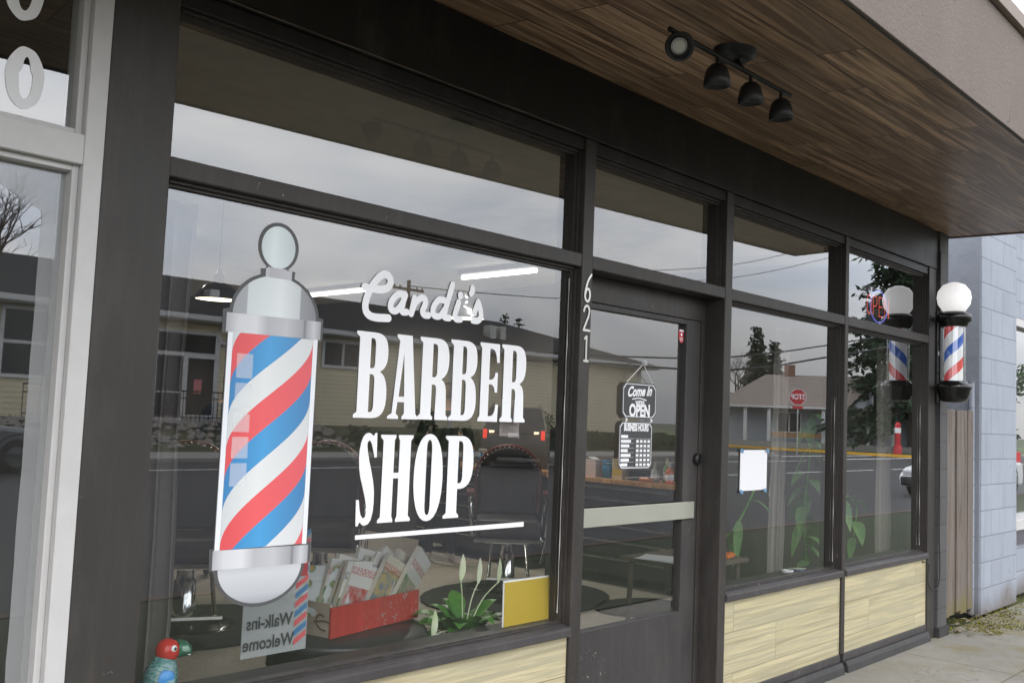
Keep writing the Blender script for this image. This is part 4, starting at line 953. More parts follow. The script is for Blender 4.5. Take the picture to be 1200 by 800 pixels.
for x, y, a, lb in ((3.2, 3.3, .78, 'black floor mat under the chair nearest the curtain'), (5.75, 2.75, .85, 'black floor mat under the chair nearest the door'), (6.25, 1.9, .38, 'black mat on the floor seen through the door glass')):
    MBm = MB().prism([(x+a*math.cos(k*PI/14)*(1 if a > .5 else 1.1), y+a*math.sin(k*PI/14)*.8) for k in range(28)], 2, .005, .018)
    tag(MBm.build('floor_mat', M['rubber']), lb, 'mat', 'black mats on the shop floor')

# tool chests along the right-hand wall
def chest(y0, y1, label):
    p = empty('tool_chest', label, 'tool chest', (6.86, y0, 0), 0, 'drawer chests along the inner wall'); L = y1-y0
    MB().box(0, .45, 0, L, .10, .89).build('cabinet', M['chest'], p, .006)
    MB().box(-.02, .455, -.02, L+.02, .892, .932).build('worktop', M['counter'], p, .004)
    zz = [.115, .265, .415, .55, .665, .775, .88]
    for i in range(6):
        a = MB(); a.box(-.016, -.001, .02, L-.02, zz[i]+.006, zz[i+1]-.006); d = a.build('drawer', M['chest'], p, .003)
        MB().box(-.034, -.0165, .05, L-.05, zz[i+1]-.032, zz[i+1]-.020).build('handle', M['steel'], d)
    for a, b in ((.06, .05), (.39, .05), (.06, L-.05), (.39, L-.05)): MB().lathe([(0, -.014), (.045, -.014), (.05, 0), (.045, .014), (0, .014)], (a, b, .051), 16, 0, (1, 0, 0)).build('castor', M['rubber'], p)
chest(2.02, 3.42, 'black drawer chest with wooden top seen through the door glass')
chest(3.62, 5.3, 'black drawer chest with wooden top farther back behind the lower word of the lettering')
def item(name, label, cat, loc, parts, rz=0):
    p = empty(name, label, cat, loc, rz, None)
    for nm, mb, mat in parts: mb.build(nm, mat, p)
    return p
M['blueplastic'] = plain('blue_plastic', (.03, .22, .40), .35); M['cream'] = plain('cream_card', (.60, .52, .36), .7); M['pinkcard'] = plain('pale_card', (.62, .50, .46), .7)
M['orange'] = plain('orange_liquid', (.75, .14, .03), .25); M['clearplastic'] = plain('cloudy_plastic', (.45, .50, .50), .2); M['green'] = plain('green_liquid', (.20, .36, .12), .25); M['copper'] = plain('copper', (.65, .28, .15), .3, .6)
TZ = .932
item('tissue_box', 'pale carton standing at the left end of the wooden top', 'box', (6.98, 2.98, TZ), [('carton', MB().box(-.05, .05, -.06, .06, 0, .16), M['pinkcard']), ('flap', MB().obox((0, 0, .168), (.10, .07, .002), (R(20), 0, 0)), M['paperwhite'])])
def jar(loc, r, h, body, lid, name, label, cat='jar'):
    return item(name, label, cat, loc, [('body', MB().lathe([(0, 0), (r, 0), (r, h*.68), (r*.85, h*.74), (0, h*.74)], (0, 0, 0), 24), body), ('lid', MB().lathe([(0, h*.74), (r*.95, h*.74), (r*.95, h*.98), (r*.9, h), (0, h)], (0, 0, 0), 24), lid)])
jar((6.97, 2.82, TZ), .045, .16, M['blueplastic'], M['blueplastic'], 'disinfectant_jar', 'blue comb jar on the wooden top')
item('card_box', 'cream and yellow box on the wooden top beside the blue jar', 'box', (6.98, 2.69, TZ), [('carton', MB().box(-.03, .03, -.055, .055, 0, .18), M['cream']), ('label_strip', MB().box(-.0315, -.0302, -.05, .05, .03, .09), M['signyellow'])])
item('card_reader', 'dark box with cables behind the hours plaque', 'device', (7.02, 2.47, TZ), [('body', MB().box(-.06, .06, -.11, .11, 0, .10), M['chest']), ('front_panel', MB().box(-.0615, -.0605, -.09, .09, .02, .08), M['blackgloss'])])
def spray(loc, r, h, liquid, trig, label, head=True):
    parts = [('bottle', MB().lathe([(0, 0), (r, 0), (r*1.02, h*.1), (r, h*.5), (r*.8, h*.62), (r*.35, h*.74), (r*.35, h*.8), (0, h*.8)], (0, 0, 0), 22), liquid)]
    t = MB(); t.box(-.055, .02, -.010, .010, h*.84, h*.95); t.obox((-.030, 0, h*.76), (.010, .014, h*.16), (0, R(25), 0)); t.lathe([(r*.42, h*.78), (r*.42, h*.85), (0, h*.86)], (0, 0, 0), 12)
    parts.append(('trigger_head', t, trig))
    parts.append(('paper_label', MB().lathe([(r*1.03, h*.16), (r*1.03, h*.44)], (0, 0, 0), 22), M['paperwhite']))
    return item('spray_bottle', label, 'bottle', loc, parts, R(35))
spray((6.98, 2.30, TZ), .036, .17, M['clearplastic'], M['whitepaint'], 'cloudy spray bottle with white trigger on the wooden top')
spray((7.02, 2.20, TZ), .036, .22, M['green'], M['cream'], 'green tinted spray bottle on the wooden top')
spray((6.95, 2.125, TZ), .036, .19, M['orange'], M['whitepaint'], 'orange red spray bottle with white trigger on the wooden top')
jar((7.0, 2.055, TZ), .035, .19, M['blackgloss'], M['black'], 'black_bottle', 'black bottle at the right end of the wooden top', 'bottle')
item('hair_clipper', 'copper coloured hair clipper lying on the wooden top', 'clipper', (6.90, 2.33, TZ+.022), [('body', MB().lathe([(0, -.08), (.018, -.078), (.022, -.02), (.019, .05), (.022, .07), (0, .072)], (0, 0, 0), 16, 0, (.1, 1, 0)), M['copper']), ('blade', MB().box(-.02, .02, -.11, -.079, -.006, .006), M['steel'])])
jar((6.96, 4.60, TZ), .045, .22, M['blueplastic'], M['chrome'], 'blue_bottle', 'blue bottle with metal cap on the farther chest', 'bottle')
jar((6.96, 4.42, TZ), .045, .18, M['blueplastic'], M['whitepaint'], 'blue_bottle', 'shorter blue bottle with white cap on the farther chest', 'bottle')

# round stool with the magazine crate
SX, SYY, SZ = 2.34, .52, .615
st = empty('round_table', 'low round black table under the magazine crate', 'table', (SX, SYY, 0))
MB().lathe([(0, SZ), (.322, SZ), (.33, SZ-.008), (.33, SZ-.03), (.31, SZ-.04), (0, SZ-.04)], (0, 0, 0), 48).build('tabletop', M['chest'], st)
MB().lathe([(.28, SZ-.04), (.29, SZ-.13), (.26, SZ-.14), (0, SZ-.14)], (0, 0, 0), 48).build('apron', M['rubber'], st)
for k in range(3):
    a = k*2*PI/3+.4; MB().tube([(.2*math.cos(a), .2*math.sin(a), SZ-.14), (.28*math.cos(a), .28*math.sin(a), 0.01)], .018, 8).build('leg', M['rubber'], st)
CR = R(11); cx, cy, cz = 2.407, .549, SZ
ct = empty('magazine_crate', 'worn wooden drinks crate with red long side holding magazines', 'crate', (cx, cy, cz), CR)
LX, WY, HZ = .262, .125, .115
MB().box(-LX, LX, -WY, -WY+.012, .002, HZ).build('front_board', M['cratered'], ct, .002)
MB().box(-LX, LX, WY-.012, WY, .002, HZ).build('back_board', M['cratered'], ct, .002)
for sx in (-1, 1):
    x0 = sx*LX
    lp = [(-WY+.013, .002), (WY-.013, .002), (WY-.013, HZ+.012), (-WY+.013, HZ+.012)]
    hole = [(.045*math.cos(q*PI/8), .085+.018*math.sin(q*PI/8)) for q in range(16)]
    flat('end_board', [lp, hole], M['cratewood'], ct, 0, lambda c, x0=x0, sx=sx: Vector((x0-sx*.006, c.x, c.y)))
    e2 = MB(); e2.box(x0-sx*.014, x0-sx*.0065, -WY+.013, -.046, .002, HZ+.012); e2.box(x0-sx*.014, x0-sx*.0065, .046, WY-.013, .002, HZ+.012); e2.build('end_board', M['cratewood'], ct)
MB().box(-LX+.015, LX-.015, -WY+.013, WY-.013, .002, .012).build('bottom_board', M['cratewood'], ct)
stroke('painted_emblem', [[(-.11, .03), (-.08, .035), (-.06, .06), (-.075, .085), (-.10, .08)], [(-.13, .06), (-.10, .065), (-.05, .055)]], .005, M['oxblood'], ct, 0)
em = bpy.data.objects['painted_emblem']
for v in em.data.vertices: v.co = Vector((-LX-.0025+v.co.y, v.co.x+.01, v.co.z))
# magazines
def mag_mat(i):
    m, t, n, l = nt('magazine_cover'); v = objvec(t, (1, 1, 1), (0, 0, 0), (i*3.7, i*1.3, i*2.1))
    pal = [(.55, .56, .56), (.50, .44, .34), (.10, .22, .36), (.55, .42, .18), (.07, .22, .09), (.48, .06, .05), (.16, .30, .42), (.56, .50, .40)]
    a, b, c = pal[i % 8], pal[(i*3+1) % 8], pal[(i*5+2) % 8]
    sp_ = N(t, 'ShaderNodeSeparateXYZ'); l.new(objvec(t), sp_.inputs[0]); z = mth(t, 'MULTIPLY', sp_.outputs[2], 1)
    f = noise(t, v, 16+i % 4*5, 4, .6)
    k = mixc(t, ramp(t, f, [(.35, 0.), (.7, 1.)]), a, b)                       # the picture
    pic = ramp(t, mth(t, 'DIVIDE', z, .3), [(0, 1.), (.36+.09*(i % 4), 1.), (.362+.09*(i % 4), 0.)])
    k = mixc(t, pic, (.66, .65, .63) if i % 3 else (.60, .56, .46), k)
    band = ramp(t, mth(t, 'DIVIDE', z, .3), [(0, 0.), (.60, 0.), (.602, 1.), (.70, 1.), (.702, 0.)])
    tx = N(t, 'ShaderNodeMapping'); tx.inputs['Scale'].default_value = (1, 90, 260); l.new(objvec(t), tx.inputs['Vector'])
    k = mixc(t, mth(t, 'MULTIPLY', band, ramp(t, noise(t, tx.outputs[0], 1, 2), [(.48, 0.), (.52, .85)])), k, (.45, .05, .05) if i % 2 else (.06, .08, .14))
    finish(t, k, .35); return m
MAGS = [mag_mat(i) for i in range(8)]
M['pages'] = lines_mat('page_edges', (.60, .57, .50), (.34, .31, .26), .0022, 0, .8, .1, .45, .1)
looks = ['white cover with red print', 'cream cover', 'slate blue cover', 'sand coloured cover', 'dark green cover', 'dull red cover', 'grey blue cover', 'off white cover']
random.seed(5)
wob_ = 0
for i in range(18):
    g_, k_ = divmod(i, 6); th = .011+.004*(i % 3); hgt = .225+.035*((i*7) % 5)/4; wid = .185
    ax = R(-74+5*g_+2*math.sin(i*3.3)); x = -.12+.145*g_+.006*k_; yo = -.005
    off = (k_-2.5)*.0165
    mg = empty('magazine', 'magazine with %s, %s in the %s bundle in the crate' % (looks[i % 8], ['rearmost', 'second rearmost', 'third', 'fourth', 'second foremost', 'foremost'][k_], ['left', 'middle', 'right'][g_]), 'magazine', (0, 0, 0), 0, 'magazines standing in the red crate')
    mg.location = Vector((cx+x*math.cos(CR)-yo*math.sin(CR)+off*math.cos(ax), cy+x*math.sin(CR)+yo*math.cos(CR)+off*math.sin(ax), cz+.016+.012*(k_ % 2)))
    mg.rotation_euler = (R(-12-7*g_+5*math.sin(i*2.1)), R(4+1.5*k_), ax)
    v = []; nseg = 6
    for sgn in (-1, 1):
        for j in range(nseg+1):
            h = hgt*j/nseg; bend = .035*(j/nseg)**2*math.sin(i*2.3)
            for y in (-wid/2, wid/2): v.append((sgn*th/2+bend*.5, y, h))
    n2 = (nseg+1)*2; fc = []; fp = []
    for s_ in (0, 1):
        o = s_*n2
        for j in range(nseg): fc.append((o+2*j, o+2*j+1, o+2*j+3, o+2*j+2))
    for j in range(nseg): fp += [(2*j, 2*j+2, n2+2*j+2, n2+2*j), (2*j+1, 2*j+3, n2+2*j+3, n2+2*j+1)]
    fp.append((2*nseg, 2*nseg+1, n2+2*nseg+1, n2+2*nseg)); fp.append((0, 1, n2+1, n2))
    MB().add(v, fc).build('cover', MAGS[i % 8], mg); MB().add(v, fp).build('pages', M['pages'], mg)
# the front magazine with a food picture on its cover
fm_ = empty('magazine', 'magazine with a food picture standing upright at the left end of the red crate', 'magazine', (2.235, .50, cz+.015), R(-40), 'magazines standing in the red crate')
m, t, n_, l_ = nt('food_cover'); v = objvec(t)
vo = N(t, 'ShaderNodeTexVoronoi'); vo.inputs['Scale'].default_value = 22; l_.new(v, vo.inputs['Vector'])
k_ = ramp(t, vo.outputs['Distance'], [(0, (.30, .05, .02)), (.25, (.45, .30, .05)), (.35, (.07, .18, .03)), (.5, (.55, .58, .60)), (1, (.60, .63, .66))]); finish(t, k_, .35); M['food'] = m
MB().obox((0, .004, .115), (.17, .006, .235), (R(-8), 0, 0)).build('cover', M['food'], fm_)

# clear welcome sign, read from inside (mirrored from the street)
ws = empty('welcome_sign', 'clear plastic sign with mirrored Walk-ins Welcome lettering beside the crate', 'sign', (0, 0, 0))
wy = .34
MB().box(1.78, 2.04, wy, wy+.004, .612, 1.02).build('panel', M['clearsign'], ws)
text('lettering', 'Walk-ins', .060, M['plate'], ws, 1.885, wy-.002, .725, .0015, .85, True, tilt=0)
text('lettering', 'Welcome', .060, M['plate'], ws, 1.885, wy-.002, .655, .0015, .85, True, tilt=0)
for i in range(6): 
    z = .63+i*.065
    for c_, o_2 in (('d_red', 0), ('d_blue', .032)):
        flat('printed_stripe', [[(1.985, z+o_2), (2.035, z+.03+o_2), (2.035, z+.05+o_2), (1.985, z+.02+o_2)]], M[c_], ws, wy-.002)
flat('printed_card', [[(1.965, .87), (2.03, .87), (2.03, .98), (1.965, .98)]], M['red'], ws, wy-.0025)

# painted bird on the sill
bd = empty('toucan_figure', 'painted wooden bird with red head and green beak on the sill at the lower left', 'ornament', (1.378, .105, ZS))
M['birdbody'] = None
m, t, n_, l_ = nt('painted_feathers'); v = objvec(t, (30, 30, 90)); g = noise(t, v, 1, 3, .5, 1.5)
k_ = ramp(t, g, [(.35, (.02, .09, .10)), (.48, (.08, .26, .26)), (.55, (.30, .42, .40)), (.65, (.05, .14, .30))]); finish(t, k_, .3); M['birdbody'] = m
M['birdred'] = plain('bird_red', (.55, .03, .025), .25); M['birdgreen'] = plain('bird_green', (.02, .12, .07), .25); M['birdmint'] = plain('bird_mint', (.25, .42, .33), .3)
body = MB()
prof = [(.0, -.012), (.030, .0), (.048, .03), (.050, .055), (.042, .085), (.032, .105), (.026, .115)]
body.lathe(prof, (-.012, 0, 0), 24, 0, (.18, -.02, 1))
body.obox((-.055, .01, .005), (.02, .04, .11), (0, R(38), 0))
body.build('body', M['birdbody'], bd)
MB().lathe([(0, -.036), (.018, -.032), (.031, -.016), (.035, 0), (.031, .018), (.018, .031), (0, .035)], (.014, -.002, .128), 24, 0, (.3, 0, 1)).build('head', M['birdred'], bd)
bk_ = MB(); pts = [(.040, -.004, .130), (.058, -.006, .129), (.074, -.008, .121), (.084, -.009, .112)]
bk_.tube(pts, [.026, .025, .018, .006], 12); bk_.build('beak', M['birdgreen'], bd)
MB().tube([(.046, -.022, .134), (.060, -.0235, .131), (.072, -.020, .124)], [.009, .012, .006], 8).build('beak_panel', M['birdmint'], bd)
MB().tube([(.042, -.022, .119), (.06, -.0215, .116), (.078, -.017, .110)], .0022, 6).build('beak_line', M['white'], bd)
e_ = MB(); e_.lathe([(0, .0065), (.006, .005), (.0095, 0)], (.018, -.034, .139), 16, 0, (.1, -1, .1)); e_.build('eye_ring', M['white'], bd)
MB().lathe([(0, .003), (.0048, 0)], (.0186, -.0395, .1395), 12, 0, (.1, -1, .1)).build('pupil', M['black'], bd)
w_ = MB(); w_.lathe([(0, .008), (.018, .005), (.026, 0)], (-.004, -.043, .062), 20, 0, (.05, -1, .12)); w_.build('wing_patch', M['d_blue'], bd)
for q in (-.012, .02): MB().tube([(-.01+q, -.012, 0), (-.008+q, -.02, -.004), (.012+q, -.024, .003)], .006, 6).build('foot', M['birdmint'], bd)

# peace lily
random.seed(11)
pl = empty('peace_lily', 'peace lily with white flowers growing in a pot by the yellow sign', 'plant', (2.82, .34, 0))
MB().lathe([(0, .50), (.085, .50), (.095, .30), (.08, .28), (0, .28)][::-1], (0, 0, .02), 24).build('pot', M['rubber'], pl)
MB().lathe([(0, 0), (.13, 0), (.13, .02), (.03, .03), (.03, .28), (.12, .295), (.12, .30), (0, .30)], (0, 0, 0), 24).build('plant_stand', M['chest'], pl)
lf = MB()
for i in range(58):
    a = random.uniform(0, 2*PI); el_ = random.uniform(.25, 1.25); d = Vector((math.cos(a), math.sin(a)*.75, el_)); q = random.uniform(.03, .12)
    p0 = Vector((0, 0, .52)); p1 = p0 + d.normalized()*q
    lf.tube([p0, p1], .003, 5); lf.leaf(p1, d, random.uniform(.14, .23), random.uniform(.034, .055), droop=random.uniform(.3, .8), seg=7)
lf.build('leaves', M['leaf'], pl, recalc=False)
for (tx, ty, tz, w_) in ((-.065, -.04, .865, .023), (.045, -.03, .84, .019), (.165, -.03, .83, .018), (-.215, -.05, .66, .022)):
    fl = MB(); b0 = Vector((tx, ty, tz)); fl.tube(cr([(0, 0, .52), (tx*.5, ty*.5, .5+(tz-.5)*.55), b0-Vector((0, 0, .075))], 5), .003, 6)
    fl.leaf(b0-Vector((0, 0, .078)), (.02, -.05, 1), .105, w_, Vector((.1, -1, 0)), -.05, 0, 8)
    f_o = fl.build('flower', M['spathe'], pl, recalc=False)
# yellow sign leaning on the sill
ys = empty('yellow_sign', 'plain mustard yellow sign board with white edge leaning inside the pane by the door', 'sign', (2.985, .105, ZS+.002), R(-1.5))
tl_ = R(-6)
def ysb(nm, x0, x1, z0, z1, y, mat, shear=.10):
    MB().add([(x0+shear*z0, y+.12*z0, z0), (x1+shear*z0, y+.12*z0, z0), (x1+shear*z1, y+.12*z1, z1), (x0+shear*z1, y+.12*z1, z1),
              (x0+shear*z0, y+.12*z0+.004, z0), (x1+shear*z0, y+.12*z0+.004, z0), (x1+shear*z1, y+.12*z1+.004, z1), (x0+shear*z1, y+.12*z1+.004, z1)],
             [(0, 1, 2, 3), (7, 6, 5, 4), (0, 4, 5, 1), (1, 5, 6, 2), (2, 6, 7, 3), (3, 7, 4, 0)]).build(nm, mat, ys)
ysb('backing', -.172, .160, .0, .182, 0, M['white']); ysb('face', -.166, .154, .002, .175, -.003, M['signyellow'])

# side table behind the right-hand windows
sd_ = empty('side_table', 'small dark wooden table behind the panes next to the door', 'table', (4.74, .50, 0))
MB().box(-.31, .31, -.22, .25, .675, .70).build('tabletop', M['counterdark'] if 'counterdark' in M else M['bark'], sd_, .004)
for a in (-.26, .26):
    for b_ in (-.17, .2): MB().tube([(a, b_, .675), (a*1.08, b_*1.08, .005)], [.016, .011], 8).build('leg', M['bark'], sd_)
pp = empty('loose_papers', 'sheets of white paper lying on the small wooden table', 'paper', (4.53, .50, .70), R(12))
for i in range(3): MB().obox((0, .0, .002+i*.0025), (.21, .29, .002), (0, 0, R(i*7-6))).build('sheet', M['paperwhite'], pp)
oc = empty('orange_case', 'small orange case on the small wooden table', 'case', (4.94, .36, .70), R(15))
MB().box(-.07, .07, -.03, .03, .001, .022).build('case_body', M['ochre'], oc, .005); MB().box(-.072, .072, -.008, .008, .010, .024).build('strap', M['orange'], oc)
sc_ = empty('sill_clutter', 'small roll of tape and card scrap lying on the sill under the white paper', 'tape', (5.22, .125, ZS))
MB().lathe([(.022, 0), (.034, 0), (.034, .018), (.022, .018), (.022, 0)], (0, 0, .001), 20).build('tape_roll', M['paperwhite'], sc_); MB().obox((.16, .0, .008), (.14, .06, .004), (R(4), R(4), R(10))).build('card', M['tape'], sc_); MB().obox((.14, .01, .014), (.10, .05, .003), (R(-4), R(3), R(-10))).build('card', M['cream'], sc_)

# trailing plants
random.seed(21)
def vine(base, pts, n, ls, lw, label, pot_r=.09):
    p = empty('house_plant', label, 'plant', base, 0, 'leafy plants behind the right-hand windows')
    MB().lathe([(0, 0), (pot_r*.75, 0), (pot_r, .15), (pot_r*.9, .15), (pot_r*.85, .12), (0, .12)], (0, 0, 0), 20).build('pot', M['rubber'], p)
    path = cr(pts, 8); MB().tube(path, .006, 6).build('stem', M['leaf'], p)
    lf = MB()
    for i in range(n):
        q = path[int(len(path)*(.12+.88*i/n)) % len(path)]; a = random.uniform(0, 2*PI)
        lf.leaf(q, (math.cos(a), math.sin(a)*.6-.3, random.uniform(-.6, .3)), ls*random.uniform(.7, 1.2), lw*random.uniform(.7, 1.1), droop=.7, seg=6)
    lf.build('leaves', M['vine'], p, recalc=False)
    return p
vine((5.95, .36, .0), [(0, 0, .12), (.0, 0, .5), (-.02, .02, .9), (.0, 0, 1.25), (.03, 0, 1.55)], 34, .19, .045, 'tall leafy climber behind the mullion between the right-hand panes')
vine((5.12, .75, .0), [(0, 0, .12), (-.02, -.1, .6), (.06, -.3, .85), (.16, -.4, 1.15)], 9, .2, .03, 'thin leaning plant behind the taped white paper')
vine((6.72, .40, .0), [(0, 0, .12), (0, 0, .6), (-.05, -.05, .9), (-.2, -.06, 1.0), (-.32, -.05, .96)], 9, .17, .045, 'low plant with a few broad leaves behind the rightmost pane')

# ---------------------------------------------------------------- people
def person(loc, rz, label, top, legs, shoe, hair, arm='down', lean=0.):
    V = []; E = []; Rr = []
    def j(p, r, par=None):
        V.append(Vector(p)); Rr.append(r if isinstance(r, tuple) else (r, r)); k = len(V)-1
        if par is not None: E.append((par, k))
        return k
    pel = j((0, 0, .95), (.155, .11)); wa = j((0, .01, 1.10), (.145, .10), pel); ch = j((0, .015, 1.30), (.165, .115), wa); up = j((0, .02, 1.42), (.13, .09), ch)
    nk = j((0, .01, 1.50), .055, up); hb = j((0, -.005, 1.565), (.062, .07), nk); hd = j((0, -.012, 1.64), (.078, .095), hb); ht = j((0, .0, 1.71), (.066, .078), hd); tp = j((0, .005, 1.745), (.03, .035), ht)
    j((0, -.108, 1.625), .012, hd)      # nose
    for s in (-1, 1):
        j((s*.082, .005, 1.635), (.010, .018), hd)    # ear
        hp = j((s*.095, 0, .90), (.095, .10), pel); kn = j((s*.105, -.015-.02*s, .50), (.058, .062), hp); cf = j((s*.108, .005-.02*s, .33), (.052, .056), kn); an = j((s*.11, .015-.02*s, .085), (.036, .04), cf); ft = j((s*.115, -.06-.02*s, .045), (.042, .036), an); j((s*.12, -.15-.02*s, .035), (.036, .026), ft)
        sh = j((s*.185, .015, 1.405), (.065, .07), up)
        el = (s*.25, .035, 1.12); wr = (s*.24, -.10, .90)
        if arm == 'raised' : el = (s*.27, -.06, 1.15); wr = (s*.17, -.32, 1.22)
        e1 = j(el, (.042, .044), sh); f1 = j(tuple(a*.55+b*.45 for a, b in zip(el, wr)), (.038, .04), e1); w1 = j(wr, (.026, .024), f1)
        d = (Vector(wr)-Vector(el)).normalized(); sd2 = Vector((0, 1, 0)) if abs(d.y) < .8 else Vector((1, 0, 0)); sd2 = (sd2 - d*sd2.dot(d)).normalized()
        pm = j(Vector(wr)+d*.05, (.026, .020), w1)
        nrm = d.cross(sd2)*(1 if s > 0 else -1)
        for q, ln in ((-.030, .070), (-.010, .080), (.010, .076), (.028, .060)):
            b0 = Vector(wr)+d*.085+sd2*q; k0 = j(b0, .0105, pm); k1 = j(b0+d*ln*.5-nrm*.006, .009, k0); j(b0+d*ln-nrm*.022, .0075, k1)
        t0 = j(Vector(wr)+d*.045+sd2*-.038, .011, pm); j(Vector(wr)+d*.085+sd2*-.060, .009, t0)
    me = bpy.data.meshes.new('person'); me.from_pydata([tuple(v) for v in V], E, [])
    o = bpy.data.objects.new('tmp', me); col.objects.link(o); o.modifiers.new('skin', 'SKIN')
    for i, sv in enumerate(me.skin_vertices[0].data): sv.radius = Rr[i]; sv.use_root = (i == 0)
    sb = o.modifiers.new('sub', 'SUBSURF'); sb.levels = 2; sb.render_levels = 2
    dg = bpy.context.evaluated_depsgraph_get(); dg.update(); m2 = bpy.data.meshes.new_from_object(o.evaluated_get(dg), depsgraph=dg)
    bpy.data.objects.remove(o)
    root = empty('person', label, 'person', loc, rz)
    m2.materials.clear()
    for m_ in (M['skin'], top, legs, shoe): m2.materials.append(m_)
    for p in m2.polygons:
        c = p.center; p.use_smooth = True
        armz = abs(c.x) > .155 and c.z < 1.36
        hand = armz and c.z > .55 and ((Vector((abs(c.x), c.y, c.z))-Vector((abs(wr[0]), wr[1], wr[2]))).length < .19 and (Vector((abs(c.x), c.y, c.z))-Vector((abs(el[0]), el[1], el[2]))).length > (Vector(wr)-Vector(el)).length-.01)
        p.material_index = 0 if (c.z > 1.475 or hand) else 3 if c.z < .10 else 2 if (c.z < .98 and not (armz and c.z > .6 and abs(c.x) > .2)) else 1
    b = bpy.data.objects.new('body', m2); col.objects.link(b); b.parent = root
    hr_ = MB(); hr_.lathe([(.098, -.03), (.100, .02), (.088, .065), (.055, .098), (0, .108)], (0, .012, 1.655), 24, 0, (0, .25, 1), .86, 1.0); hr_.build('hair', hair, root)
    for s in (-1, 1): MB().lathe([(0, .007), (.007, .004), (.010, 0)], (s*.030, -.098, 1.652), 12, 0, (0, -1, 0)).build('eye', M['black'], root)
    MB().tube([(-.022, -.096, 1.588), (0, -.100, 1.585), (.022, -.096, 1.588)], .004, 6).build('mouth', M['oxblood'], root)
    return root
person((6.42, 4.42, .004), R(140), 'person in dark clothes and white sneakers standing behind the capital letters', M['blackcloth'], M['blackcloth'], M['sneaker'], M['hair'], 'raised')
person((4.28, 4.80, .004), R(150), 'person in dark blue clothes standing far inside beside the striped sticker', M['denim'], M['denim'], M['black'], M['hair'])

# ================================================================== ACROSS THE STREET (seen in the panes)
# long beige building
bb = empty('beige_building', 'long beige sided single storey building with dark hip roof across the street', 'building', (0, -28.9, 0))
WL, WR_, DP, EH = -14, 44, 12, 4.45
MB().box(WL, WR_, -DP, 0, .0, EH).build('wall', M['siding'], bb)
ov = .7
rf = MB(); a0, a1, b0, b1 = WL-ov, WR_+ov, -DP-ov, ov; rz_ = 6.65
rf.add([(a0, b1, EH+.05), (a1, b1, EH+.05), (a1, b0, EH+.05), (a0, b0, EH+.05), (a0+6.5, -DP/2, rz_), (a1-6.5, -DP/2, rz_)], [(0, 1, 5, 4), (1, 2, 5), (2, 3, 4, 5), (3, 0, 4)])
rf = rf.build('roof', M['roofdark'], bb)
MB().box(a0, a1, b0, b1, EH-.16, EH+.05).build('soffit_board', M['trimwhite'], rf)
MB().box(a0-.05, a1+.05, b1+.001, b1+.12, EH-.12, EH+.06).build('gutter', M['trimwhite'], rf)
def win(x0, x1, z0, z1, par, cols=1, rows=1, mat='trimwhite', y=0., fw=.12):
    f = MB(); f.box(x0-fw, x1+fw, y+.002, y+.09, z0-fw, z0); f.box(x0-fw, x1+fw, y+.002, y+.09, z1, z1+fw); f.box(x0-fw, x0, y+.002, y+.09, z0, z1); f.box(x1, x1+fw, y+.002, y+.09, z0, z1)
    for i in range(1, cols): xx = x0+(x1-x0)*i/cols; f.box(xx-.05, xx+.05, y+.002, y+.085, z0, z1)
    for i in range(1, rows): zz = z0+(z1-z0)*i/rows; f.box(x0, x1, y+.003, y+.08, zz-.05, zz+.05)
    fo = f.build('window', M[mat], par)
    MB().quad((x1, y+.03, z0), (x0, y+.03, z0), (x0, y+.03, z1), (x1, y+.03, z1)).build('pane', M['darkglass'], fo)
win(10.4, 12.1, 2.1, 4.1, bb, 1, 2); win(22.3, 24.1, 3.15, 4.05, bb, 2, 1); win(4.5, 6.2, 2.1, 4.1, bb, 1, 2); win(-4, -2, 2.1, 4.1, bb, 2, 2)
# glazed entrance
en = MB(); en.box(15.2, 17.7, .0, .14, .80, 3.95); en = en.build('entrance_frame', M['trimwhite'], bb)
for x0, x1, z0, z1 in ((15.35, 16.3, .95, 1.75), (15.35, 16.3, 1.85, 3.05), (16.5, 17.5, 1.0, 3.0), (15.35, 17.5, 3.2, 3.85)):
    MB().box(x0, x1, .1405, .150, z0, z1).build('pane', M['darkglass'], en)
MB().box(16.42, 17.58, .141, .2, .88, 1.0).build('door_rail', M['trimwhite'], en)
MB().box(16.75, 17.05, .152, .158, 1.75, 2.25).build('pink_notice', plain('pink_paper', (.62, .20, .22), .8), en)
MB().box(10.5, 20.5, .01, 1.5, .55, .80).build('porch', M['farwalk'], bb)
rl = MB(); rl.box(10.6, 20.4, 1.40, 1.44, 1.78, 1.83); rl.box(10.6, 20.4, 1.40, 1.44, 1.55, 1.59); rl.box(10.6, 20.4, 1.40, 1.44, .92, .96)
for i in range(62): rl.box(10.6+i*.16, 10.62+i*.16, 1.41, 1.43, .8, 1.8)
rl.build('railing', M['black'], bb)
for x, z in ((12.65, 3.95), (31.4, 3.9), (36.7, 4.0)):
    lm = MB().box(x-.12, x+.12, .002, .18, z, z+.12).build('wall_lamp', M['black'], bb); MB().box(x-.09, x+.09, .03, .16, z-.05, z-.002).build('bulb', M['bulb'], lm)
MB().tube([(43.2, -4, 5.2), (43.2, -4, 6.6)], .12, 10).build('flue', M['black'], rf)
MB().obox((19.3, .055, 3.2), (3.4, .08, .14), (0, R(16), 0)).build('stair_rail', M['trimwhite'], bb)
for x in (20.6, 29.2, 38.4, 43.7): MB().box(x-.06, x+.06, .003, .10, .5, EH-.16).build('downpipe', M['trimwhite'], bb)
for x, y in ((18.5, -2.2), (27.0, -2.6), (33.2, -1.6), (33.9, -1.6)): MB().box(x-.2, x+.2, y-.25, y+.25, EH+.6, EH+1.35).build('roof_vent', M['steel'], rf)
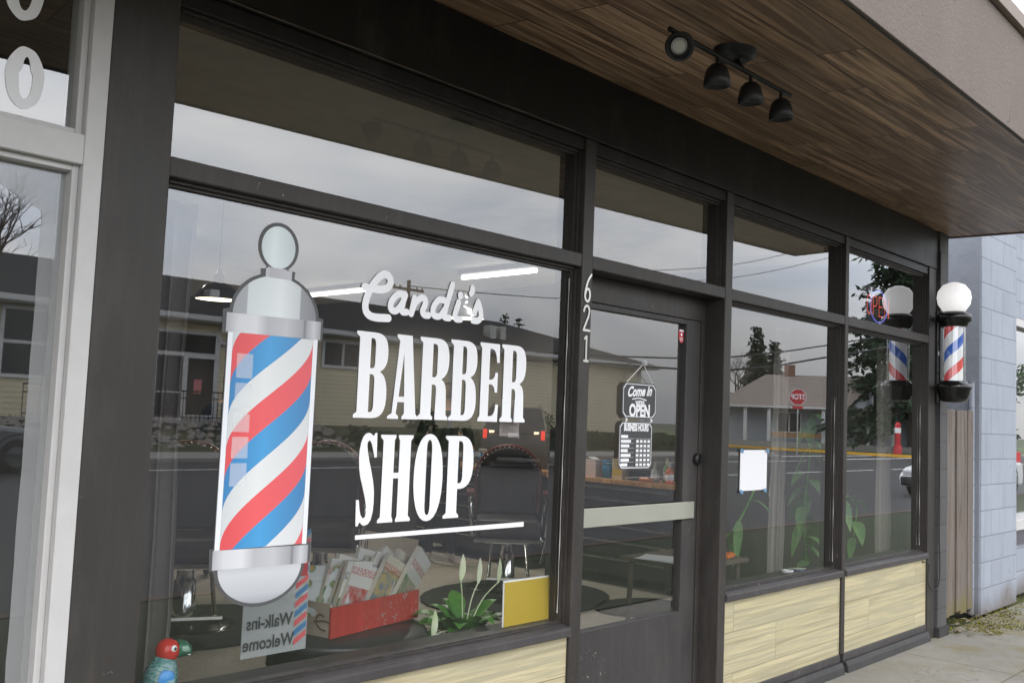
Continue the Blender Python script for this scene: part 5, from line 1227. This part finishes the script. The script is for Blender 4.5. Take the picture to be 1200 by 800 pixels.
# rock bank in front of the entrance
random.seed(3); rk = MB()
for i in range(420):
    x = random.uniform(9, 21); t_ = random.random(); y = -24.4-2.6*t_; z = .06+.75*t_; s_ = random.uniform(.10, .24)
    n_v = [(random.uniform(.7, 1.2)*s_*q[0]+x, random.uniform(.7, 1.2)*s_*q[1]+y, random.uniform(.5, .9)*s_*q[2]+z) for q in ((1, 0, 0), (0, 1, 0), (-1, 0, 0), (0, -1, 0), (0, 0, 1), (0, 0, -1))]
    rk.add(n_v, [(0, 1, 4), (1, 2, 4), (2, 3, 4), (3, 0, 4), (1, 0, 5), (2, 1, 5), (3, 2, 5), (0, 3, 5)])
tag(rk.build('rock_bank', M['rock']), 'bank of rough garden rocks below the railing across the street', 'rocks', kind='stuff')
struct(MB().prism([(-22.4, .03), (-24.2, .03), (-27.2, .74), (-28.9, .74), (-28.9, -.1), (-22.4, -.1)], 0, -20, 42.5).build('bank', M['earth']))

def foliage(mb, c, rx, ry, rz, n, s, mi=0):
    for i in range(n):
        a = random.uniform(0, 2*PI); u = random.uniform(-1, 1); q = random.random()**.4; rr = math.sqrt(1-u*u)*q
        p = Vector((c[0]+rx*rr*math.cos(a), c[1]+ry*rr*math.sin(a), c[2]+rz*u*q))
        d = Vector((random.gauss(0, 1), random.gauss(0, 1), random.gauss(0, .8))).normalized(); e = d.orthogonal().normalized(); ss = s*random.uniform(.6, 1.4)
        mb.add([p-d*ss-e*ss*.4, p+e*ss*.5-d*ss*.1, p+d*ss, p-e*ss*.5], [(0, 1, 2, 3)])
def hedge(x0, x1, y, h, label, name='hedge', n=2600, w_=.6, zb_=.1):
    mb = MB()
    for i in range(n):
        x = random.uniform(x0, x1); hh = h*(.82+.18*math.sin(x*1.3)+.08*math.sin(x*3.7)); z = zb_+hh*random.random()**.7; yy = y+random.uniform(-w_, w_)*math.sqrt(max(.1, 1-(z/h-.2)**2*.6))
        d = Vector((random.gauss(0, 1), random.gauss(0, 1), random.gauss(0, .8))).normalized(); e = d.orthogonal().normalized(); s_ = random.uniform(.07, .15)
        mb.add([(x, yy, z)-d*s_ if False else Vector((x, yy, z))-d*s_, Vector((x, yy, z))+e*s_*.6, Vector((x, yy, z))+d*s_, Vector((x, yy, z))-e*s_*.6], [(0, 1, 2, 3)])
    r = empty(name, label, 'hedge'); mb.build('leaves', M['hedge'], r, recalc=False)
    core = MB(); core.prism([(y-w_*.7, zb_-.1), (y+w_*.7, zb_-.1), (y+w_*.6, zb_+h*.6), (y, zb_+h*.78), (y-w_*.6, zb_+h*.6)], 0, x0+.1, x1-.1); core.build('stems', M['hedge'], r)
hedge(20.8, 42.0, -24.6, .72, 'clipped dark hedge along the far pavement before the beige building', n=5200, w_=.8)
def shrub(x, y, r, h, label):
    rt = empty('shrub', label, 'shrub', (x, y, 0), 0, 'shrubs by the beige building'); mb = MB(); foliage(mb, (0, 0, h*.52), r, r, h*.5, 500, .10); mb.build('foliage', M['hedge'], rt, recalc=False)
    MB().tube([(0, 0, 0), (0, 0, h*.6)], .05, 6).build('stem', M['bark'], rt)
shrub(26.2, -27.3, .8, 1.75, 'round dark shrub against the beige wall, left of the two')
shrub(33.4, -27.3, .9, 1.75, 'round dark shrub against the beige wall, right of the two near the vehicle')
# utility pole beyond the beige building and cables
up_ = empty('utility_pole', 'wooden utility pole with crossarm beyond the beige building roof', 'utility pole', (39.2, -44, 0))
MB().tube([(0, 0, 0), (0, 0, 9.75)], [.17, .12], 10).build('shaft', M['pole'], up_); MB().box(-1.25, 1.25, -.06, .06, 9.1, 9.25).build('crossarm', M['pole'], up_)
for x in (-1.15, -.7, .7, 1.15): MB().lathe([(.05, 0), (.06, .06), (.03, .12), (0, .14)], (x, 0, 9.25), 8).build('insulator', M['wire'], up_)
def wire(pts, r, label):
    tag(MB().tube(cr(pts, 6), r, 5).build('overhead_cable', M['wire']), label, 'cable', 'overhead cables across the street')
wire([(22.9, -15.9, 5.6), (31.4, -15.9, 6.93), (40.1, -15.9, 9.05), (50.1, -15.9, 11.7)], .012, 'thin high overhead cable in the upper panes')
wire([(22.8, -15.9, 5.95), (31.3, -15.9, 7.4), (39.7, -15.9, 9.63), (50.1, -15.9, 12.6)], .012, 'thin topmost overhead cable in the upper panes')
wire([(19.5, -15.9, 3.02), (22.95, -15.9, 3.18), (31.46, -15.9, 3.47), (40.07, -15.9, 4.61), (50.2, -15.9, 6.14), (62, -15.9, 8.2)], .04, 'thick lower overhead cable in front of the far house roof')
wire([(20.5, -15.9, 3.32), (25.38, -15.9, 3.52), (31.44, -15.9, 3.95), (40.05, -15.9, 5.13), (50.2, -15.9, 6.8), (62, -15.9, 9.2)], .03, 'upper of the two thick overhead cables above the far house')
wire([(39.2, -44, 9.4), (46.1, -44, 9.75), (56, -44, 10.5), (75, -44, 12.4)], .03, 'cable running right from the pole crossarm')

# far house
hs = empty('porch_house', 'low bluish house with tan roof, white porch posts and brick chimney on the far corner', 'house', (57.9+.9*3, -25.1-.43*3, 0), math.atan2(.9, .43))
MB().box(-6.3, 6.0, -6, 1.2, .05, 2.75).build('wall', M['housewall'], hs)
hr2 = MB(); e_ = 2.72
hr2.add([(-6.6, 3.4, e_), (5.6, 3.4, e_), (5.6, -6.4, e_), (-6.6, -6.4, e_), (-3.6, -1.2, 4.95), (3.0, -1.2, 4.95)], [(0, 1, 5, 4), (1, 2, 5), (2, 3, 4, 5), (3, 0, 4)])
hr2 = hr2.build('roof', M['rooftan'], hs)
MB().box(-6.6, 5.6, -6.4, 3.4, e_-.12, e_-.002).build('eave_board', M['trimwhite'], hr2)
gb = MB(); gb.prism([(1.9, 2.75), (3.6, 4.55), (5.3, 2.75)], 1, -1, 3.55); gb = gb.build('gable', M['housewall'], hs)
gr = MB()
for x0, x1, xm in ((1.55, 1.75, 3.6), (5.45, 5.65, 3.6)):
    gr.add([(x0-.0, -1, 2.60), (x0, 3.75, 2.60), (xm, 3.75, 4.75), (xm, -1, 4.75), (x1, -1, 2.60), (x1, 3.75, 2.60)], [(0, 1, 2, 3), (4, 5, 2, 3), (0, 1, 5, 4)])
gr.build('gable_roof', M['rooftan'], hs)
MB().box(-2.35, -1.65, -1.8, -1.0, 4.5, 5.65).build('chimney', M['brick'], hs)
MB().box(-6.3, 6.0, 1.2, 3.2, .05, .45).build('porch_floor', M['farwalk'], hs)
for x in (-4.6, -3.1, .25, 1.2, 2.9, 4.4, -5.9): MB().box(x-.11, x+.11, 2.95, 3.17, .45, 2.62).build('porch_post', M['trimwhite'], hs)
win(-2.6, -1.2, 1.1, 2.3, hs, 2, 1, 'trimwhite', 1.2, .09); win(.6, 2.0, 1.1, 2.3, hs, 2, 1, 'trimwhite', 1.2, .09); win(3.9, 4.9, 1.1, 2.2, hs, 1, 2, 'trimwhite', 1.2, .09)
MB().box(2.4, 3.3, 1.2, 1.26, .45, 2.4).build('door', plain('dull_red_door', (.15, .07, .06), .5), hs)
MB().box(-3.0, .2, 2.9, 3.0, .75, 1.05).build('porch_bench', M['counter'], hs)
plm = MB().box(3.35, 3.5, 1.26, 1.4, 2.0, 2.15).build('porch_lamp', M['bulb'], hs)
win(3.2, 4.0, 3.0, 3.7, hs, 1, 1, 'trimwhite', 3.552, .08)
# stop sign
ss = empty('stop_sign', 'red octagonal STOP sign with small plate below on a post across the street', 'road sign', (41.97, -18.54, 0), math.atan2(.9, .43))
MB().tube([(0, -.03, 0), (0, -.03, 3.2)], .035, 8).build('post', M['steel'], ss)
def octo(r): return [(r*math.cos(PI/8+k*PI/4), r*math.sin(PI/8+k*PI/4)) for k in range(8)]
def yface(y, z0): return lambda c: Vector((-c.x, y, c.y+z0))
o1 = octo(.40); flat('border', [o1], M['white'], ss, 0, yface(.01, 2.84)); flat('face', [octo(.375)], M['stopred'], ss, 0, yface(.016, 2.84))
mesh_obj('lettering', text_mesh('STOP', .34, .008, 0, 'CENTER', .78), M['white'], ss, yface(.022, 2.84))
MB().box(-.24, .24, .002, .012, 2.28, 2.42).build('plate', M['stopred'], ss)
# red and white post
rp = empty('red_post', 'red post with white band and wide foot on the far corner', 'post', (56.4, -19.5, .05))
MB().lathe([(.16, 0), (.16, .8), (.14, 1.2), (0, 1.2)], (0, 0, .5), 16).build('shaft', M['stopred'], rp); MB().lathe([(.17, 1.25), (.17, 1.55)], (0, 0, 0), 16).build('white_band', M['white'], rp); MB().lathe([(.24, 0), (.24, .45), (.17, .55), (0, .55)], (0, 0, 0), 16).build('foot', M['stopred'], rp); MB().lathe([(.17, 1.7), (.12, 1.85), (0, 1.9)], (0, 0, .0), 16).build('cap', M['stopred'], rp)

# trees
random.seed(31)
def conifer(loc, h, r, label, n_lay=26, per=9, dens=9, s=.16, droop=.25, base=.08, gap=.0, group='trees across the street'):
    rt = empty('conifer_tree', label, 'tree', loc, 0, group)
    MB().tube([(0, 0, -.1), (.05, 0, h*.5), (0, 0, h*.97)], [h*.018+.08, h*.011+.04, .02], 10).build('trunk', M['bark'], rt)
    mb = MB(); br = MB()
    for L_ in range(n_lay):
        t_ = L_/n_lay; z = h*(base+(1-base)*t_); rad = r*(1-t_)**.8*random.uniform(.6, 1.12)+.15
        for k in range(per):
            if random.random() < gap: continue
            a = random.uniform(0, 2*PI); ln = rad*random.uniform(.6, 1.1); d = Vector((math.cos(a), math.sin(a), 0))
            tip = Vector((0, 0, z))+d*ln-Vector((0, 0, droop*ln))
            br.tube([(0, 0, z), (d.x*ln*.6, d.y*ln*.6, z-droop*ln*.35), tip], [.05, .03, .01], 4)
            for q in range(max(3, int(dens*ln))):
                u = random.random()**.7; p = Vector((0, 0, z))+d*ln*u-Vector((0, 0, droop*ln*u*u))+Vector((random.gauss(0, .16), random.gauss(0, .16), random.gauss(0, .08)-.05))*(.5+ln*.15)
                dd = (d*.6+Vector((random.gauss(0, .6), random.gauss(0, .6), random.gauss(-.35, .4)))).normalized(); e = dd.orthogonal().normalized(); ss_ = s*random.uniform(.6, 1.6)
                mb.add([p, p+dd*ss_+e*ss_*.45, p+dd*ss_*2, p+dd*ss_-e*ss_*.45], [(0, 1, 2, 3)])
    mb.build('crown', M['conifer'], rt, recalc=False); br.build('limbs', M['bark'], rt)
    return rt
conifer((61.2, -20.3, 0), 22, 6.0, 'big drooping conifer on the far corner beside the house', 34, 12, 22, .22, .40, .12, .10)
conifer((80.8, -42.4, 0), 10.9, 2.3, 'pointed dark conifer behind the far house, taller of the close pair', 34, 11, 16, .16, .2, .04)
conifer((82.3, -41.4, 0), 9.6, 1.9, 'pointed dark conifer behind the far house, shorter of the close pair', 30, 11, 16, .16, .2, .04)
conifer((64.7, -60, 0), 11.3, 1.3, 'slim dark conifer beyond the beige roof, left of two', 22, 8, 12, .14, .2, .04)
conifer((66.6, -60, 0), 11.2, 1.3, 'slim dark conifer beyond the beige roof, right of two', 22, 8, 12, .14, .2, .04)
def bare_tree(loc, h, label, seed, twigs=5):
    random.seed(seed); rt = empty('bare_tree', label, 'tree', loc, 0, 'trees across the street'); mb = MB()
    tr_ = MB().tube([(0, 0, -.1), (.06*h/6, 0, h*.2), (0, 0, h*.42)], [h*.03, h*.022, h*.017], 8)
    tr_.build('trunk', M['bark'], rt)
    def grow(p, d, ln, r_0, dep):
        q = p+d*ln*.5+Vector((random.gauss(0, .04), random.gauss(0, .04), 0))*ln; e = p+d*ln
        mb.tube([p, q, e], [r_0, r_0*.8, r_0*.55], 4 if dep < 2 else 3, 0, False)
        if dep < twigs:
            for k in range(3 if dep < 3 else 2):
                nd = (d+Vector((random.gauss(0, .55), random.gauss(0, .55), random.gauss(.12, .35)))).normalized(); grow(p+d*ln*random.uniform(.55, 1), nd, ln*random.uniform(.6, .82), r_0*.55, dep+1)
    for k in range(4): grow(Vector((0, 0, h*.36+.02*h*k)), Vector((random.gauss(0, .5), random.gauss(0, .5), 1)).normalized(), h*.24, h*.012, 0)
    mb.build('crown', M['bark'], rt)
bare_tree((13.7, -42, 0), 11.5, 'bare winter tree behind the beige building at the left', 4)
bare_tree((71.1, -38.5, 0), 8.2, 'bare winter tree left of the conifer pair behind the far house', 8)
bare_tree((62, -46, 0), 7.5, 'bare winter tree beyond the side street near the beige building end', 12)
def round_tree(loc, h, r, label, seed):
    random.seed(seed); rt = empty('leafy_tree', label, 'tree', loc, 0, 'trees across the street')
    MB().tube([(0, 0, -.1), (0, 0, h*.5)], [h*.03, h*.02], 8).build('trunk', M['bark'], rt); mb = MB()
    for k in range(9):
        a = random.uniform(0, 2*PI); foliage(mb, (r*.55*math.cos(a), r*.55*math.sin(a), h*random.uniform(.4, .82)), r*.5, r*.5, h*.17, 170, .2)
    mb.build('crown', M['hedge'], rt, recalc=False)
for i, (x, y, h, r, lb) in enumerate(((52, -60, 7, 3.5, 'dark broad tree in the gap right of the beige building'), (60, -66, 6, 4, 'dark spreading tree at the far end of the side street'), (96, -34, 8, 4.5, 'dark broad tree beyond the right end of the far house'), (86, -22, 9, 4, 'dark broad tree right of the big conifer'), (92, -12, 11, 5, 'broad tree closing the view down the street'), (48, -2, 9, 3.5, 'broad street tree on the near side beyond the neighbouring shop'), (34, 1.5, 8, 3, 'nearer street tree on the near side beyond the neighbouring shop'))):
    round_tree((x, y, 0), h, r, lb, 40+i)
wb = empty('white_house', 'small pale house with grey roof at the end of the side street', 'house', (63, -55, 0), R(60))
MB().box(-5, 5, -3, 3, 0, 3).build('wall', M['trimwhite'], wb); MB().prism([(-3.4, 2.9), (0, 5), (3.4, 2.9)], 0, -5.3, 5.3).build('roof', M['roofdark'], wb); win(-2, 0, 1, 2.2, wb, 2, 1, 'trimwhite', 3.0)

# ---------------------------------------------------------------- vehicles
def car(name, label, cat, loc, rz, paint, L_, W_, H_, kind, lights=False):
    p = empty(name, label, cat, loc, rz); h = L_/2; bl = H_*.56
    if kind == 'suv':
        prof = [(-h, .42), (-h+.02, .70), (-h+.06, bl+.02), (h*.42, bl), (h*.88, bl-.10), (h-.02, bl-.28), (h, .50), (h-.05, .30), (-h+.05, .30)]
        gb_, gt_ = (-h+.10, h*.42), (-h+.30, h*.10)
    else:
        prof = [(-h, .45), (-h+.03, .78), (-h+.15, bl), (h*.35, bl), (h*.84, bl-.16), (h-.06, bl-.32), (h, .48), (h-.06, .24), (-h+.06, .24)]
        gb_, gt_ = (-h+.35, h*.36), (-h+.95, h*.02)
    w2 = W_/2
    b = MB().prism(prof, 1, -w2, w2); b.build('body', paint, p, .09)
    # glasshouse
    tw = w2*.78; zb3, zt3 = bl-.02, H_
    g = MB(); vs = [(gb_[0], -w2*.95, zb3), (gb_[1], -w2*.95, zb3), (gb_[1], w2*.95, zb3), (gb_[0], w2*.95, zb3), (gt_[0], -tw, zt3), (gt_[1], -tw, zt3), (gt_[1], tw, zt3), (gt_[0], tw, zt3)]
    g.add(vs, [(0, 3, 2, 1), (4, 5, 6, 7), (0, 1, 5, 4), (1, 2, 6, 5), (2, 3, 7, 6), (3, 0, 4, 7)]); g.build('cabin', paint, p, .06)
    def glass_quad(a, b_, c, d, m0=.10, m1=.14, off=.006, nm='window'):
        A, B, Cc, D = (Vector(vs[k]) for k in (a, b_, c, d)); n = (B-A).cross(D-A).normalized()
        def P(u, v_): return (A*(1-u)+B*u)*(1-v_)+(D*(1-u)+Cc*u)*v_+n*off
        MB().quad(P(m0, m1), P(1-m0, m1), P(1-m0, 1-m1), P(m0, 1-m1)).build(nm, M['darkglass'], p)
    glass_quad(0, 1, 5, 4, .06); glass_quad(2, 3, 7, 6, .06); glass_quad(1, 2, 6, 5, nm='windscreen'); glass_quad(3, 0, 4, 7, nm='rear_window')
    for sx in (-1, 1):
        for sy in (-1, 1):
            wc = (sx*h*.60, sy*(w2-.10), .34)
            ty = MB().lathe([(.20, -.11), (.31, -.11), (.345, -.07), (.345, .07), (.31, .11), (.20, .11)], wc, 26, 0, (0, 1, 0)).build('wheel', M['rubber'], p)
            MB().lathe([(0, .06), (.10, .07), (.19, .105), (.205, .112)], wc, 20, 0, (0, sy, 0)).build('rim', M['steeldark'], ty)
            ar = MB().lathe([(.355, -.02), (.40, .018), (.40, -.02)], (wc[0], sy*(w2-.0), .36), 26, 0, (0, sy, 0)); ar.build('wheel_arch', M['rubber'], p)
    for sy in (-1, 1):
        MB().box(gb_[1]-.35, gb_[1]-.15, sy*(w2+.02) if sy > 0 else -w2-.2, w2+.2 if sy > 0 else -w2-.02, bl-.02, bl+.15).build('mirror', M['black'] if kind == 'suv' else paint, p, .03)
        MB().box(-h-.012, -h+.1, sy*(w2-.06)-.11*(sy > 0), sy*(w2-.06)+.11*(sy < 0), .82, 1.08).build('tail_light', M['tail'] if lights else M['stopred'], p, .015)
        MB().box(h-.22, h-.02, sy*(w2-.08)-.26*(sy > 0), sy*(w2-.08)+.26*(sy < 0), bl-.36, bl-.20).build('headlight', M['headlamp'], p, .04)
        if lights: MB().box(-h-.012, -h+.1, sy*(w2-.30)-.07, sy*(w2-.30)+.07, .98, 1.05).build('reversing_light', M['rev'], p, .01)
        if kind == 'suv': MB().tube([(gt_[0]+.1, sy*tw*.92, zt3+.05), (gt_[1]-.1, sy*tw*.92, zt3+.05)], .02, 6).build('roof_rail', M['black'], p)
    MB().box(-h-.03, -h+.12, -w2+.03, w2-.03, .36, .62).build('rear_bumper', M['black'] if kind == 'suv' else paint, p, .04)
    MB().box(h-.12, h+.03, -w2+.05, w2-.05, .26, .46).build('front_bumper', M['black'], p, .04)
    MB().box(h-.03, h+.012, -.45, .45, .50, .64).build('grille', M['black'], p, .01)
    MB().box(-h-.016, -h+.03, -.16, .16, .86, 1.0).build('number_plate', M['paperwhite'], p)
    for sy in (-1, 1):
        for xx in (-.1, h*.0+.75): MB().box(xx, xx+.16, sy*w2+(.0 if sy > 0 else -.02), sy*w2+(.02 if sy > 0 else 0), bl-.14, bl-.11).build('door_handle', M['chrome'], p)
    return p
car('suv', 'dark suv with lit tail lamps driving away across the street', 'car', (21.3, -17.2, -.036), R(-40), M['carsuv'], 4.6, 1.86, 1.72, 'suv', True)
car('parked_car', 'white car parked along the near kerb, nose towards the shop', 'car', (24.6, -5.2, -.036), R(180), M['carwhite'], 4.5, 1.78, 1.46, 'sedan')
car('parked_car', 'grey car parked across the street at the far left', 'car', (5.4, -17.6, -.036), R(0), M['cargrey'], 4.6, 1.86, 1.65, 'suv')
